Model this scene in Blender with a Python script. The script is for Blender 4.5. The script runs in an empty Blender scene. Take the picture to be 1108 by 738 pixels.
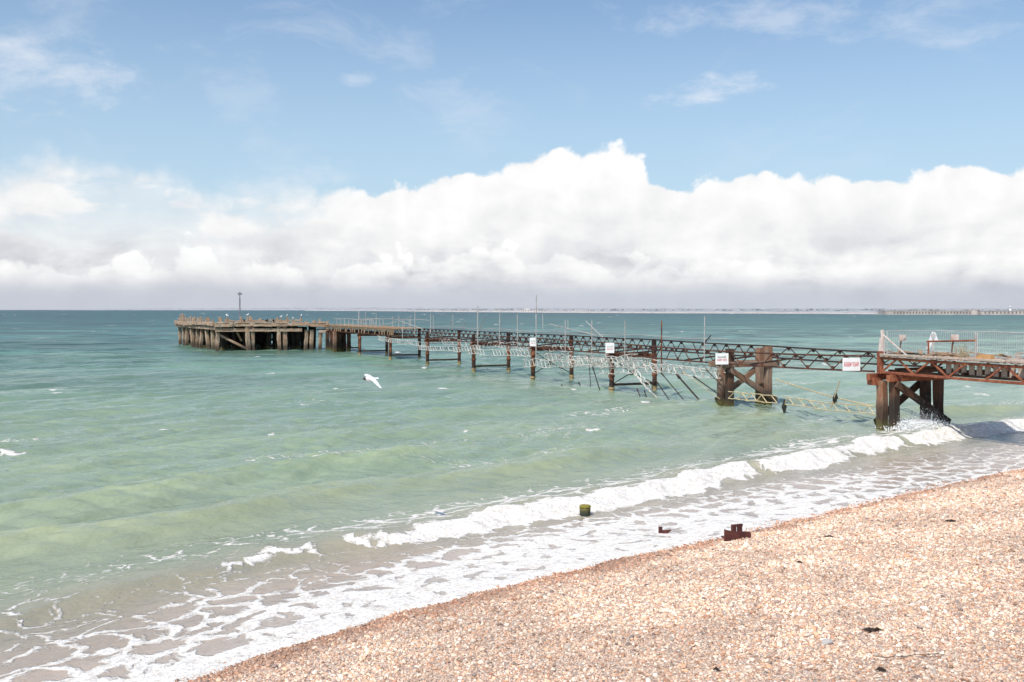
import bpy, bmesh, math, random
import numpy as np
from mathutils import Vector, Matrix, noise as mn

random.seed(7)
rng = np.random.default_rng(11)
scn = bpy.context.scene
COL = scn.collection
R = math.radians

# ------------------------------------------------------------------ camera
F = 1077.0          # focal length in photograph pixels (35 mm on a 36 mm sensor, 1108 px wide)
HC = 6.0            # eye height above the water
cam_d = bpy.data.cameras.new("camera")
cam = bpy.data.objects.new("camera", cam_d)
COL.objects.link(cam)
cam.location = (0, 0, HC)
cam.rotation_euler = (R(90), 0, 0)
cam_d.sensor_width = 36
cam_d.lens = 35
cam_d.shift_y = -34 / 1108
cam_d.clip_start = 0.1
cam_d.clip_end = 120000
scn.camera = cam
scn.view_settings.view_transform = 'Standard'
scn.view_settings.look = 'None'
scn.view_settings.exposure = 0
scn.render.engine = 'CYCLES'
scn.cycles.use_denoising = True
scn.cycles.max_bounces = 4
scn.cycles.diffuse_bounces = 2
scn.cycles.glossy_bounces = 2
scn.cycles.use_adaptive_sampling = True
scn.cycles.adaptive_threshold = 0.03


def at(u, v, Y):
    return Vector(((u - 554) / F * Y, Y, HC - (v - 335) / F * Y))


# ------------------------------------------------------------------ sun
SUN_EL = R(52)
sun_dir = Vector((-0.50, -0.86, 0)).normalized() * math.cos(SUN_EL) + Vector((0, 0, math.sin(SUN_EL)))
sd = bpy.data.lights.new("sun", 'SUN')
sd.energy = 4.3
sd.angle = R(0.5)
sd.color = (1.0, 0.955, 0.89)
so = bpy.data.objects.new("sun", sd)
COL.objects.link(so)
so.location = (-20, -30, 60)
so.rotation_euler = sun_dir.to_track_quat('Z', 'Y').to_euler()


# ------------------------------------------------------------------ node helpers
class NT:
    def __init__(self, tree):
        self.t = tree
        self.n = tree.nodes
        self.l = tree.links

    def new(self, typ, **kw):
        n = self.n.new(typ)
        for k, v in kw.items():
            setattr(n, k, v)
        return n

    def put(self, sock, v):
        if hasattr(v, 'links') or isinstance(v, bpy.types.NodeSocket):
            self.l.new(v, sock)
        elif v is not None:
            sock.default_value = v

    def math(self, op, a, b=None, c=None, clamp=False):
        n = self.new('ShaderNodeMath', operation=op, use_clamp=clamp)
        self.put(n.inputs[0], a)
        if b is not None: self.put(n.inputs[1], b)
        if c is not None: self.put(n.inputs[2], c)
        return n.outputs[0]

    def vmath(self, op, a, b=None, scale=None):
        n = self.new('ShaderNodeVectorMath', operation=op)
        self.put(n.inputs[0], a)
        if b is not None: self.put(n.inputs[1], b)
        if scale is not None: self.put(n.inputs['Scale'], scale)
        return n.outputs['Value'] if op in ('LENGTH', 'DOT_PRODUCT') else n.outputs[0]

    def smooth(self, x, a, b, lo=0.0, hi=1.0):
        n = self.new('ShaderNodeMapRange', interpolation_type='SMOOTHSTEP', clamp=True)
        self.put(n.inputs[0], x)
        for i, v in enumerate((a, b, lo, hi)):
            self.put(n.inputs[1 + i], v)
        return n.outputs[0]

    def lin(self, x, a, b, lo=0.0, hi=1.0):
        n = self.new('ShaderNodeMapRange', clamp=True)
        self.put(n.inputs[0], x)
        for i, v in enumerate((a, b, lo, hi)):
            self.put(n.inputs[1 + i], v)
        return n.outputs[0]

    def noise(self, vec, scale, detail=4, rough=0.5, lac=2.0, dist=0.0, dim='3D', w=None, out=0):
        n = self.new('ShaderNodeTexNoise', noise_dimensions=dim)
        self.put(n.inputs['Vector'], vec)
        n.inputs['Scale'].default_value = scale
        n.inputs['Detail'].default_value = detail
        n.inputs['Roughness'].default_value = rough
        n.inputs['Lacunarity'].default_value = lac
        n.inputs['Distortion'].default_value = dist
        if w is not None: n.inputs['W'].default_value = w
        return n.outputs[out]

    def noise2(self, *a, **k):
        k['dim'] = '2D'
        return self.noise(*a, **k)

    def voro(self, vec, scale, feature='F1', detail=0.0, rough=0.5, smoothness=None, out='Distance', rand=1.0, dim='2D'):
        n = self.new('ShaderNodeTexVoronoi', feature=feature, voronoi_dimensions=dim)
        self.put(n.inputs['Vector'], vec)
        n.inputs['Scale'].default_value = scale
        if 'Detail' in n.inputs: n.inputs['Detail'].default_value = detail
        if 'Roughness' in n.inputs: n.inputs['Roughness'].default_value = rough
        if smoothness is not None: n.inputs['Smoothness'].default_value = smoothness
        n.inputs['Randomness'].default_value = rand
        return n.outputs[out]

    def mix(self, f, a, b, blend='MIX'):
        n = self.new('ShaderNodeMix', data_type='RGBA', blend_type=blend)
        self.put(n.inputs[0], f)
        for i, v in ((6, a), (7, b)):
            if isinstance(v, (tuple, list)) and len(v) == 3: v = (*v, 1)
            self.put(n.inputs[i], v)
        return n.outputs[2]

    def ramp(self, x, stops, interp='LINEAR'):
        n = self.new('ShaderNodeValToRGB')
        cr = n.color_ramp
        cr.interpolation = interp
        while len(cr.elements) < len(stops):
            cr.elements.new(0.5)
        for e, (p, c) in zip(cr.elements, stops):
            e.position = p
            if isinstance(c, (int, float)): c = (c, c, c)
            e.color = (*c[:3], 1)
        self.put(n.inputs[0], x)
        return n.outputs[0]

    def comb(self, x, y, z):
        n = self.new('ShaderNodeCombineXYZ')
        for i, v in enumerate((x, y, z)):
            self.put(n.inputs[i], v)
        return n.outputs[0]

    def sep(self, v):
        n = self.new('ShaderNodeSeparateXYZ')
        self.put(n.inputs[0], v)
        return n.outputs


def mat(name):
    m = bpy.data.materials.new(name)
    m.use_nodes = True
    nt = NT(m.node_tree)
    b = m.node_tree.nodes['Principled BSDF']
    return m, nt, b


def bump(nt, b, h, strength=0.5, dist=0.02):
    n = nt.new('ShaderNodeBump')
    n.inputs['Strength'].default_value = strength
    n.inputs['Distance'].default_value = dist
    nt.put(n.inputs['Height'], h)
    nt.l.new(n.outputs[0], b.inputs['Normal'])


# ------------------------------------------------------------------ world: Nishita sky with procedural clouds at infinity
def build_world():
    w = bpy.data.worlds.new("World")
    scn.world = w
    w.use_nodes = True
    w.cycles.sampling_method = 'MANUAL'
    w.cycles.sample_map_resolution = 512
    nt = NT(w.node_tree)
    bg = nt.n['Background']
    STR = 0.10
    bg.inputs['Strength'].default_value = STR
    sky = nt.new('ShaderNodeTexSky', sky_type='NISHITA')
    sky.sun_disc = False
    sky.sun_elevation = SUN_EL
    sky.sun_rotation = math.atan2(sun_dir.x, sun_dir.y)
    sky.air_density = 1.0
    sky.dust_density = 1.6
    sky.ozone_density = 1.4
    dirv = nt.new('ShaderNodeTexCoord').outputs['Generated']
    x, y, z = nt.sep(dirv)
    hl = nt.math('SQRT', nt.math('ADD', nt.math('MULTIPLY', x, x), nt.math('MULTIPLY', y, y)))
    el = nt.math('DIVIDE', z, nt.math('MAXIMUM', hl, 0.02))      # tangent of elevation
    az = nt.math('ARCTAN2', x, y)
    # blue sky
    sk = nt.mix(1.0, sky.outputs[0], (1.20, 1.37, 1.49), 'MULTIPLY')
    hz = nt.smooth(el, 0.0, 0.42)
    sk = nt.mix(nt.math('MULTIPLY', nt.math('SUBTRACT', 1.0, hz), 0.72), sk, (5.95, 7.7, 9.0))

    P = nt.comb(nt.math('MULTIPLY', az, 1.0), nt.math('MULTIPLY', el, 1.0), 0.0)
    # warp
    wn = nt.noise2(P, 7.0, 4, 0.55, out=1)
    warp = nt.vmath('SCALE', nt.vmath('SUBTRACT', wn, (0.5, 0.5, 0.5)), scale=0.035)
    Pw = nt.vmath('ADD', P, warp)

    # skyline of the cumulus bank as a function of azimuth (tan elevation)
    prof = [(0, 160), (90, 163), (170, 172), (240, 186), (300, 186), (350, 192), (400, 188), (440, 180), (490, 177), (530, 168),
            (566, 160), (600, 157), (626, 151), (662, 151), (692, 157), (725, 178), (750, 181), (810, 177), (870, 172),
            (940, 172), (1010, 167), (1060, 170), (1108, 164)]
    stops = []
    A0, A1 = -0.60, 0.60
    for u, v in prof:
        a = math.atan((u - 554) / F)
        e = (335 - v) / F * math.cos(a)
        stops.append(((a - A0) / (A1 - A0), e * 4))
    stops = [(0.0, 0.60)] + stops + [(1.0, 0.6)]
    tp = nt.math('DIVIDE', nt.ramp(nt.lin(az, A0, A1), stops), 4.0)
    # billows
    bil = nt.voro(Pw, 15.0, 'F1', detail=4.0, rough=0.50)
    bil2 = nt.voro(Pw, 11.0, 'F1', detail=2.0, rough=0.5)
    fb = nt.noise2(P, 30.0, 6, 0.6)
    edge = nt.math('ADD', nt.math('MULTIPLY', nt.math('SUBTRACT', 0.42, bil), 0.030),
                   nt.math('MULTIPLY', nt.math('SUBTRACT', fb, 0.5), 0.010))
    edge = nt.math('ADD', edge, nt.math('MULTIPLY', nt.math('SUBTRACT', 0.42, bil2), 0.004))
    sd_ = nt.math('SUBTRACT', nt.math('ADD', tp, edge), el)       # >0 inside
    left = nt.smooth(az, -0.13, -0.24)                            # softer cloud on the left
    soft = nt.math('ADD', 0.0048, nt.math('MULTIPLY', left, 0.022))
    bank = nt.smooth(nt.math('DIVIDE', sd_, soft), -0.6, 1.0)
    # holes of blue in the left part
    Ph = nt.vmath('MULTIPLY', Pw, (1.0, 2.6, 1.0))
    hn = nt.noise2(Ph, 7.5, 6, 0.55, w=None)
    hole = nt.math('MULTIPLY', left, nt.smooth(hn, 0.58, 0.44))
    lowk = nt.smooth(el, 0.035, 0.11)
    hole = nt.math('MULTIPLY', hole, lowk)
    bank = nt.math('MULTIPLY', bank, nt.math('SUBTRACT', 1.0, nt.math('MULTIPLY', hole, 0.55)))

    # cloud brightness: lit tops, grey base, inner modelling
    depth = nt.smooth(sd_, 0.0, 0.13)
    Pl = nt.vmath('ADD', Pw, (0.010, -0.012, 0.0))
    bilB = nt.voro(Pl, 15.0, 'F1', detail=4.0, rough=0.50)
    shade = nt.math('SUBTRACT', bil, bilB)                          # slope towards the sun
    Ps = nt.vmath('MULTIPLY', Pw, (1.0, 2.2, 1.0))
    mid = nt.noise2(Ps, 7.5, 8, 0.56)
    br = nt.math('ADD', 0.985, nt.math('MULTIPLY', shade, -0.13))
    br = nt.math('SUBTRACT', br, nt.math('MULTIPLY', depth, 0.10))
    br = nt.math('SUBTRACT', br, nt.math('MULTIPLY', nt.math('MULTIPLY', nt.smooth(mid, 0.47, 0.68), nt.smooth(sd_, 0.02, 0.09)), 0.17))
    # a second, lower row of bright heaps
    low_t = nt.math('ADD', 0.062, nt.math('MULTIPLY', nt.math('SUBTRACT', nt.noise2(P, 5.0, 3, 0.5), 0.5), 0.08))
    low = nt.smooth(nt.math('SUBTRACT', nt.math('ADD', low_t, nt.math('MULTIPLY', edge, 1.2)), el), -0.001, 0.006)
    lowtop = nt.math('MULTIPLY', low, nt.smooth(nt.math('SUBTRACT', low_t, el), 0.05, 0.0))
    br = nt.math('ADD', br, nt.math('MULTIPLY', lowtop, nt.math('MULTIPLY', 0.17, nt.smooth(az, 0.45, -0.1))))
    base = nt.smooth(el, 0.042, 0.012)
    br = nt.math('SUBTRACT', br, nt.math('MULTIPLY', base, nt.math('ADD', 0.10, nt.math('MULTIPLY', mid, 0.05))))
    lay = nt.noise2(nt.vmath('MULTIPLY', Pw, (1.0, 4.5, 1.0)), 8.0, 6, 0.55)
    br = nt.math('ADD', br, nt.math('MULTIPLY', nt.math('MULTIPLY', nt.math('SUBTRACT', lay, 0.5), 0.30), nt.smooth(el, 0.12, 0.05)))
    br = nt.math('SUBTRACT', br, nt.math('MULTIPLY', left, 0.05))
    br = nt.math('MINIMUM', nt.math('MAXIMUM', br, 0.55), 1.05)
    gray = nt.smooth(br, 0.98, 0.62)
    tint = nt.mix(gray, (1.0, 1.0, 1.0), (0.965, 0.985, 1.05))
    cl = nt.vmath('SCALE', tint, scale=nt.math('MULTIPLY', br, 1.0 / STR))
    col = nt.mix(bank, sk, cl)

    # thin high wisps
    Pc = nt.vmath('MULTIPLY', nt.vmath('ADD', P, nt.vmath('SCALE', nt.vmath('SUBTRACT', nt.noise2(P, 5.0, 3, 0.5, out=1), (0.5, 0.5, 0.5)), scale=0.12)), (1.0, 2.4, 1.0))
    wi = nt.noise2(Pc, 5.5, 8, 0.62)
    wi = nt.math('MULTIPLY', nt.smooth(wi, 0.50, 0.80), nt.smooth(el, 0.10, 0.2))
    col = nt.mix(nt.math('MULTIPLY', wi, 0.28), col, (8.6, 8.9, 9.6))
    # a few separate small clouds: (azimuth px, elevation px, half width, half height, strength)
    loc = None
    wob = nt.noise2(nt.vmath('MULTIPLY', Pw, (0.7, 1.5, 1.0)), 24.0, 7, 0.62)
    for (u, v, hw, hh, s, tilt) in [(772, 97, 62, 15, 0.8, 0.16), (820, 20, 130, 26, 0.42, -0.05), (388, 84, 24, 8, 0.45, 0.1), (30, 75, 110, 44, 0.62, 0.0),
                              (265, 100, 60, 52, 0.20, -0.6), (1040, 42, 40, 8, 0.3, 0.1), (975, 10, 60, 16, 0.35, 0.1), (315, 190, 70, 22, 0.35, 0.1)]:
        a = math.atan((u - 554) / F)
        e = (335 - v) / F * math.cos(a)
        da = nt.math('DIVIDE', nt.math('SUBTRACT', az, a), hw / F)
        de = nt.math('SUBTRACT', nt.math('SUBTRACT', el, e), nt.math('MULTIPLY', nt.math('SUBTRACT', az, a), tilt))
        de = nt.math('DIVIDE', de, hh / F)
        q = nt.math('SUBTRACT', 1.0, nt.math('ADD', nt.math('MULTIPLY', da, da), nt.math('MULTIPLY', de, de)))
        q = nt.math('ADD', q, nt.math('MULTIPLY', nt.math('SUBTRACT', wob, 0.5), 5.5))
        q = nt.math('MULTIPLY', nt.smooth(q, -0.3, 2.4), s * 0.85)
        loc = q if loc is None else nt.math('MAXIMUM', loc, q)
    col = nt.mix(loc, col, (9.0, 9.2, 9.7))
    # sea haze along the horizon
    h2 = nt.smooth(el, 0.036, 0.010)
    col = nt.mix(nt.math('MULTIPLY', h2, 0.85), col, (5.6, 5.95, 6.75))
    nt.l.new(col, bg.inputs['Color'])


build_world()


# ------------------------------------------------------------------ mesh helpers
class MB:
    """collects boxes, beams and tubes into one mesh"""
    def __init__(self):
        self.v, self.f = [], []

    def add(self, vs, fs):
        o = len(self.v)
        self.v += [tuple(p) for p in vs]
        self.f += [tuple(i + o for i in f) for f in fs]
        return self

    def beam(self, p, q, w, h, up=(0, 0, 1), jit=0.0):
        """rectangular bar from p to q: w across, h along up; slightly chamfered long edges"""
        p, q = Vector(p), Vector(q)
        d = (q - p).normalized()
        up = Vector(up)
        if abs(d.dot(up)) > 0.98: up = Vector((0.9, 0.42, 0))
        s = d.cross(up).normalized()
        t = s.cross(d).normalized()
        c = min(w, h) * 0.12
        prof = [(-w / 2 + c, -h / 2), (w / 2 - c, -h / 2), (w / 2, -h / 2 + c), (w / 2, h / 2 - c), (w / 2 - c, h / 2), (-w / 2 + c, h / 2),
                (-w / 2, h / 2 - c), (-w / 2, -h / 2 + c)]
        n = 1 if jit == 0 else max(2, int((q - p).length / 0.6))
        vs = []
        for k in range(n + 1):
            b = p.lerp(q, k / n)
            for (a, e) in prof:
                j1 = random.uniform(-jit, jit); j2 = random.uniform(-jit, jit)
                vs.append(b + s * (a + j1) + t * (e + j2))
        fs = []
        for k in range(n):
            for i in range(8):
                j = (i + 1) % 8
                fs.append((k * 8 + i, k * 8 + j, (k + 1) * 8 + j, (k + 1) * 8 + i))
        fs.append(tuple(reversed(range(8))))
        fs.append(tuple(range(n * 8, n * 8 + 8)))
        return self.add(vs, fs)

    def tube(self, p, q, r, n=8, r2=None):
        p, q = Vector(p), Vector(q)
        return self.path([p, q], [r, r if r2 is None else r2], n)

    def path(self, pts, rad, n=6):
        pts = [Vector(p) for p in pts]
        if isinstance(rad, (int, float)): rad = [rad] * len(pts)
        vs, fs = [], []
        for k, p in enumerate(pts):
            d = (pts[min(k + 1, len(pts) - 1)] - pts[max(k - 1, 0)]).normalized()
            a = Vector((0, 0, 1)) if abs(d.z) < 0.9 else Vector((1, 0, 0))
            s = d.cross(a).normalized(); t = s.cross(d)
            for i in range(n):
                an = 2 * math.pi * i / n
                vs.append(p + (s * math.cos(an) + t * math.sin(an)) * rad[k])
        for k in range(len(pts) - 1):
            for i in range(n):
                j = (i + 1) % n
                fs.append((k * n + i, k * n + j, (k + 1) * n + j, (k + 1) * n + i))
        fs.append(tuple(reversed(range(n))))
        m = (len(pts) - 1) * n
        fs.append(tuple(range(m, m + n)))
        return self.add(vs, fs)

    def box(self, c, sx, sy, sz, axes=None):
        c = Vector(c)
        X, Y, Z = axes if axes else (Vector((1, 0, 0)), Vector((0, 1, 0)), Vector((0, 0, 1)))
        vs = [c + X * (a * sx / 2) + Y * (b * sy / 2) + Z * (e * sz / 2) for a in (-1, 1) for b in (-1, 1) for e in (-1, 1)]
        fs = [(0, 1, 3, 2), (4, 6, 7, 5), (0, 4, 5, 1), (2, 3, 7, 6), (0, 2, 6, 4), (1, 5, 7, 3)]
        return self.add(vs, fs)

    def build(self, name, m, parent=None, smooth=False):
        me = bpy.data.meshes.new(name)
        org = Vector(parent_loc(parent)) if parent else Vector((0, 0, 0))
        me.from_pydata([tuple(Vector(p) - org) for p in self.v], [], self.f)
        bm = bmesh.new(); bm.from_mesh(me)
        bmesh.ops.recalc_face_normals(bm, faces=bm.faces)
        bm.to_mesh(me); bm.free()
        me.materials.append(m)
        if smooth:
            me.polygons.foreach_set('use_smooth', [True] * len(me.polygons))
        o = bpy.data.objects.new(name, me)
        COL.objects.link(o)
        if parent: o.parent = parent
        return o


def parent_loc(o):
    l = Vector((0, 0, 0))
    while o is not None:
        l += o.location
        o = o.parent
    return l


def tag(o, label=None, cat=None, group=None, kind=None):
    if label: o['label'] = label
    if cat: o['category'] = cat
    if group: o['group'] = group
    if kind: o['kind'] = kind
    elif cat: o['kind'] = 'thing'
    return o


def empty(name, loc=(0, 0, 0)):
    o = bpy.data.objects.new(name, None)
    o.location = loc
    COL.objects.link(o)
    return o


def solo(mb, name, m, loc, smooth=False):
    """a thing of one mesh with its origin at loc"""
    me_o = mb.build(name, m, None, smooth)
    me_o.data.transform(Matrix.Translation(-Vector(loc)))
    me_o.location = loc
    return me_o


# ------------------------------------------------------------------ materials
def wcoord(nt):
    return nt.new('ShaderNodeNewGeometry').outputs['Position']


def make_rust(name, dark=(0.035, 0.014, 0.010), mid=(0.13, 0.042, 0.020), hi=(0.30, 0.115, 0.045), wet=True, k=0.5):
    m, nt, b = mat(name)
    P = wcoord(nt)
    n1 = nt.noise(P, 2.3, 7, 0.65)
    n2 = nt.noise(P, 11.0, 5, 0.6)
    f = nt.math('ADD', nt.math('MULTIPLY', n1, 0.65), nt.math('MULTIPLY', n2, 0.4))
    c = nt.ramp(f, [(0.34, dark), (k, mid), (0.66, hi), (0.78, (0.34, 0.20, 0.12))])
    if wet:
        z = nt.sep(P)[2]
        zz = nt.math('ADD', z, nt.math('MULTIPLY', nt.math('SUBTRACT', n1, 0.5), 0.5))
        c = nt.mix(nt.smooth(zz, 1.3, 0.6), c, (0.030, 0.018, 0.012))
        c = nt.mix(nt.smooth(zz, 0.42, 0.2), c, (0.36, 0.26, 0.13))
    nt.l.new(c, b.inputs['Base Color'])
    b.inputs['Roughness'].default_value = 0.85
    bump(nt, b, n2, 0.6, 0.02)
    return m


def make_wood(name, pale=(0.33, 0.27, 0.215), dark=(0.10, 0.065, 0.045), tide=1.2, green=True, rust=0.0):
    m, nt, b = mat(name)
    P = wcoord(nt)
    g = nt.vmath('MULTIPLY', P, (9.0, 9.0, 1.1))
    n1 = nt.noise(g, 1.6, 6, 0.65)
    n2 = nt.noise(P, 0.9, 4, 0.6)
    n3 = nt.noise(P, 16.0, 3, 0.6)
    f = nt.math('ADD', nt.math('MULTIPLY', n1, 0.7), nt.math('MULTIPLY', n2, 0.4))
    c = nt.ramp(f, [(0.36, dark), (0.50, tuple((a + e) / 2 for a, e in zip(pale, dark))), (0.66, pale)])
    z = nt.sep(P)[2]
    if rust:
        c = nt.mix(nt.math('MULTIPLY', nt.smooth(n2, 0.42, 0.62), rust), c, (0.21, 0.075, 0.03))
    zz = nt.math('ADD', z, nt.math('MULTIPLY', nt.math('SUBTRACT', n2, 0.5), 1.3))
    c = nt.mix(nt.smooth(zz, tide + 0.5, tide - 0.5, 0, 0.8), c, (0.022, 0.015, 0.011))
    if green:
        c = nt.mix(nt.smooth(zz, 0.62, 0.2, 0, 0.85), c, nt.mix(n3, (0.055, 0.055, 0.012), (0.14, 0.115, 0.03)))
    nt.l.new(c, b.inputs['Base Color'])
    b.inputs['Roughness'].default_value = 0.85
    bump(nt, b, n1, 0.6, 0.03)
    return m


def make_plain(name, col, rough=0.5, metal=0.0, var=0.25, scale=6.0, dirt=None):
    m, nt, b = mat(name)
    P = wcoord(nt)
    n = nt.noise(P, scale, 5, 0.6)
    lo = tuple(c * (1 - var) for c in col)
    c = nt.mix(nt.smooth(n, 0.35, 0.62), lo, col)
    if dirt:
        n2 = nt.noise(P, 1.7, 6, 0.65)
        c = nt.mix(nt.smooth(n2, 0.52, 0.66), c, dirt)
    nt.l.new(c, b.inputs['Base Color'])
    b.inputs['Roughness'].default_value = rough
    b.inputs['Metallic'].default_value = metal
    return m


M_RUST = make_rust("rusty_steel")
M_RUSTD = make_rust("dark_rusty_steel", (0.010, 0.007, 0.008), (0.030, 0.014, 0.011), (0.13, 0.045, 0.026), k=0.55)
M_ROD = make_rust("black_rod_steel", (0.010, 0.008, 0.008), (0.028, 0.016, 0.012), (0.10, 0.045, 0.03), k=0.55, wet=False)
M_TRUSS = make_rust("truss_steel", (0.014, 0.008, 0.008), (0.060, 0.023, 0.015), (0.22, 0.075, 0.036), k=0.52)
M_WOODR = None
M_RUSTO = make_rust("orange_rusty_steel", (0.05, 0.018, 0.012), (0.22, 0.062, 0.030), (0.38, 0.14, 0.065))
M_RUSTB = make_rust("beach_rust", (0.03, 0.010, 0.010), (0.085, 0.022, 0.018), (0.15, 0.045, 0.03), wet=False)
M_WOOD = make_wood("weathered_timber", (0.32, 0.235, 0.175), (0.085, 0.046, 0.030), rust=0.6)
M_WOODH = make_wood("pale_weathered_timber", (0.60, 0.47, 0.335), (0.085, 0.05, 0.032), tide=0.95, green=False, rust=0.55)
M_WOODD = make_wood("dark_timber", (0.080, 0.048, 0.032), (0.020, 0.012, 0.009), tide=1.6, rust=0.3)  # darker base than the other timbers, with a higher tide band
M_WOODI = make_wood("shaded_timber", (0.055, 0.045, 0.036), (0.018, 0.014, 0.012), tide=1.6)  # much darker timber copy, shade under the head put into its colour
M_WOODR = make_wood("rust_stained_timber", (0.34, 0.20, 0.13), (0.09, 0.042, 0.026), rust=0.95)
M_PLANK = make_wood("bleached_planking", (0.55, 0.47, 0.40), (0.27, 0.19, 0.14), tide=-9, green=False, rust=0.25)
M_DECKT = make_wood("tan_planking", (0.46, 0.33, 0.20), (0.16, 0.09, 0.05), tide=-9, green=False, rust=0.5)
M_PIPE = make_plain("galvanised_pipe", (0.47, 0.44, 0.42), 0.55, 0.0, 0.3, 5.0, dirt=(0.34, 0.24, 0.17))
M_LATT = make_plain("chalky_aluminium", (0.68, 0.65, 0.60), 0.6, 0.0, 0.4, 2.5, dirt=(0.27, 0.17, 0.11))
M_YEL = make_plain("yellowed_aluminium", (0.60, 0.48, 0.27), 0.6, 0.0, 0.3, 4.0, dirt=(0.42, 0.34, 0.22))
M_ROPE = make_plain("tan_rope", (0.55, 0.42, 0.24), 0.9)
M_BLACK = make_plain("black_weed", (0.016, 0.018, 0.010), 0.7)
M_WHITE = make_plain("white_sign_face", (0.82, 0.81, 0.80), 0.45, 0, 0.06)
M_RED = make_plain("red_lettering", (0.62, 0.05, 0.06), 0.5, 0, 0.2, 30)
M_GREY = make_plain("grey_lettering", (0.12, 0.12, 0.13), 0.5, 0, 0.2, 30)
M_FENCE = make_plain("galvanised_fence", (0.56, 0.55, 0.53), 0.5, 0.2, 0.2)
M_PANEL = make_plain("pale_panel", (0.62, 0.52, 0.47), 0.6, 0, 0.2, 4.0, dirt=(0.45, 0.26, 0.18))
M_CASTLE = make_plain("hazy_pale_stone", (0.54, 0.47, 0.43), 0.9, 0, 0.25, 0.08)  # distance haze is mixed into the hazy base colours
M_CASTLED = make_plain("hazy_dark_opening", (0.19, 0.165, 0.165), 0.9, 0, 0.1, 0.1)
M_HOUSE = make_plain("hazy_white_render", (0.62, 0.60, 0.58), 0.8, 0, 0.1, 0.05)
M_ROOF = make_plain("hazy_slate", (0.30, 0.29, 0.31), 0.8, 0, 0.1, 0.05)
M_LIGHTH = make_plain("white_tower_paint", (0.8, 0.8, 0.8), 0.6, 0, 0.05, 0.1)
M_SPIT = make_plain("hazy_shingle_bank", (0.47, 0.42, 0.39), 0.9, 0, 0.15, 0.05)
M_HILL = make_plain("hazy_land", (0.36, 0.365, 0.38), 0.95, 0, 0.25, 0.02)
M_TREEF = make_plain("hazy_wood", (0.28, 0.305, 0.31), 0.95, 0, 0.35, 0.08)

# ------------------------------------------------------------------ shoreline
ET = np.array([0.72, 0.694]); EN = np.array([-0.694, 0.72])
_TT = [-60, -25, -8, 0, 4, 7.3, 9.2, 11.4, 13.7, 16.3, 19.3, 22.6, 27.2, 32.8, 39.8, 50, 70, 120]
_NN = [5, 11, 13.6, 14.45, 14.85, 15.17, 15.42, 15.62, 15.66, 15.52, 15.25, 14.92, 14.6, 14.25, 13.6, 12.6, 10, 2]


def shore_n(t):
    a = np.interp(t - 0.9, _TT, _NN); b = np.interp(t, _TT, _NN); c = np.interp(t + 0.9, _TT, _NN)
    return (a + b + c) / 3


def td(x, y):
    t = x * ET[0] + y * ET[1]
    n = x * EN[0] + y * EN[1]
    return t, n - shore_n(t)


def xy(t, d):
    n = d + shore_n(t)
    return t * ET[0] + n * EN[0], t * ET[1] + n * EN[1]


def sines(t, seed, n=6, lmin=1.0, lmax=12.0):
    r = np.random.default_rng(seed)
    s = np.zeros_like(t)
    for _ in range(n):
        L = math.exp(r.uniform(math.log(lmin), math.log(lmax)))
        s = s + np.sin(2 * np.pi * t / L + r.uniform(0, 6.28))
    return s / math.sqrt(n)


class VN:
    """value noise on numpy arrays"""
    def __init__(self, seed):
        self.g = np.random.default_rng(seed).random((256, 256))

    def one(self, x, y):
        xi = np.floor(x).astype(int); yi = np.floor(y).astype(int)
        fx = x - xi; fy = y - yi
        fx = fx * fx * (3 - 2 * fx); fy = fy * fy * (3 - 2 * fy)
        g = self.g
        a = g[xi & 255, yi & 255]; b = g[(xi + 1) & 255, yi & 255]
        c = g[xi & 255, (yi + 1) & 255]; d = g[(xi + 1) & 255, (yi + 1) & 255]
        return (a * (1 - fx) + b * fx) * (1 - fy) + (c * (1 - fx) + d * fx) * fy

    def __call__(self, x, y, o=4, gain=0.5):
        s = 0; a = 1; tot = 0
        for k in range(o):
            s = s + a * self.one(x * 2 ** k + 17 * k, y * 2 ** k + 31 * k)
            tot += a; a *= gain
        return s / tot


vn1, vn2, vn3, vn4 = VN(1), VN(2), VN(3), VN(4)
sst = lambda x, a, b: (lambda q: q * q * (3 - 2 * q))(np.clip((x - a) / (b - a), 0, 1))


def beach_z(t, d):
    L = -d
    z = np.where(L < 0, 0.10 * L, 0)
    z = z + np.where(L >= 0, 0.135 * np.minimum(L, 3.0), 0)
    z = z + np.where(L > 3.0, 0.10 * (np.minimum(L, 12) - 3.0), 0)
    z = z + np.where(L > 12, 0.05 * (L - 12), 0)
    und = (vn1(t * 0.35, d * 0.6, 3) - 0.5) * 0.16 + (vn2(t * 1.1, d * 1.4, 3) - 0.5) * 0.06
    return z + und * sst(L, -0.3, 2.0)


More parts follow.
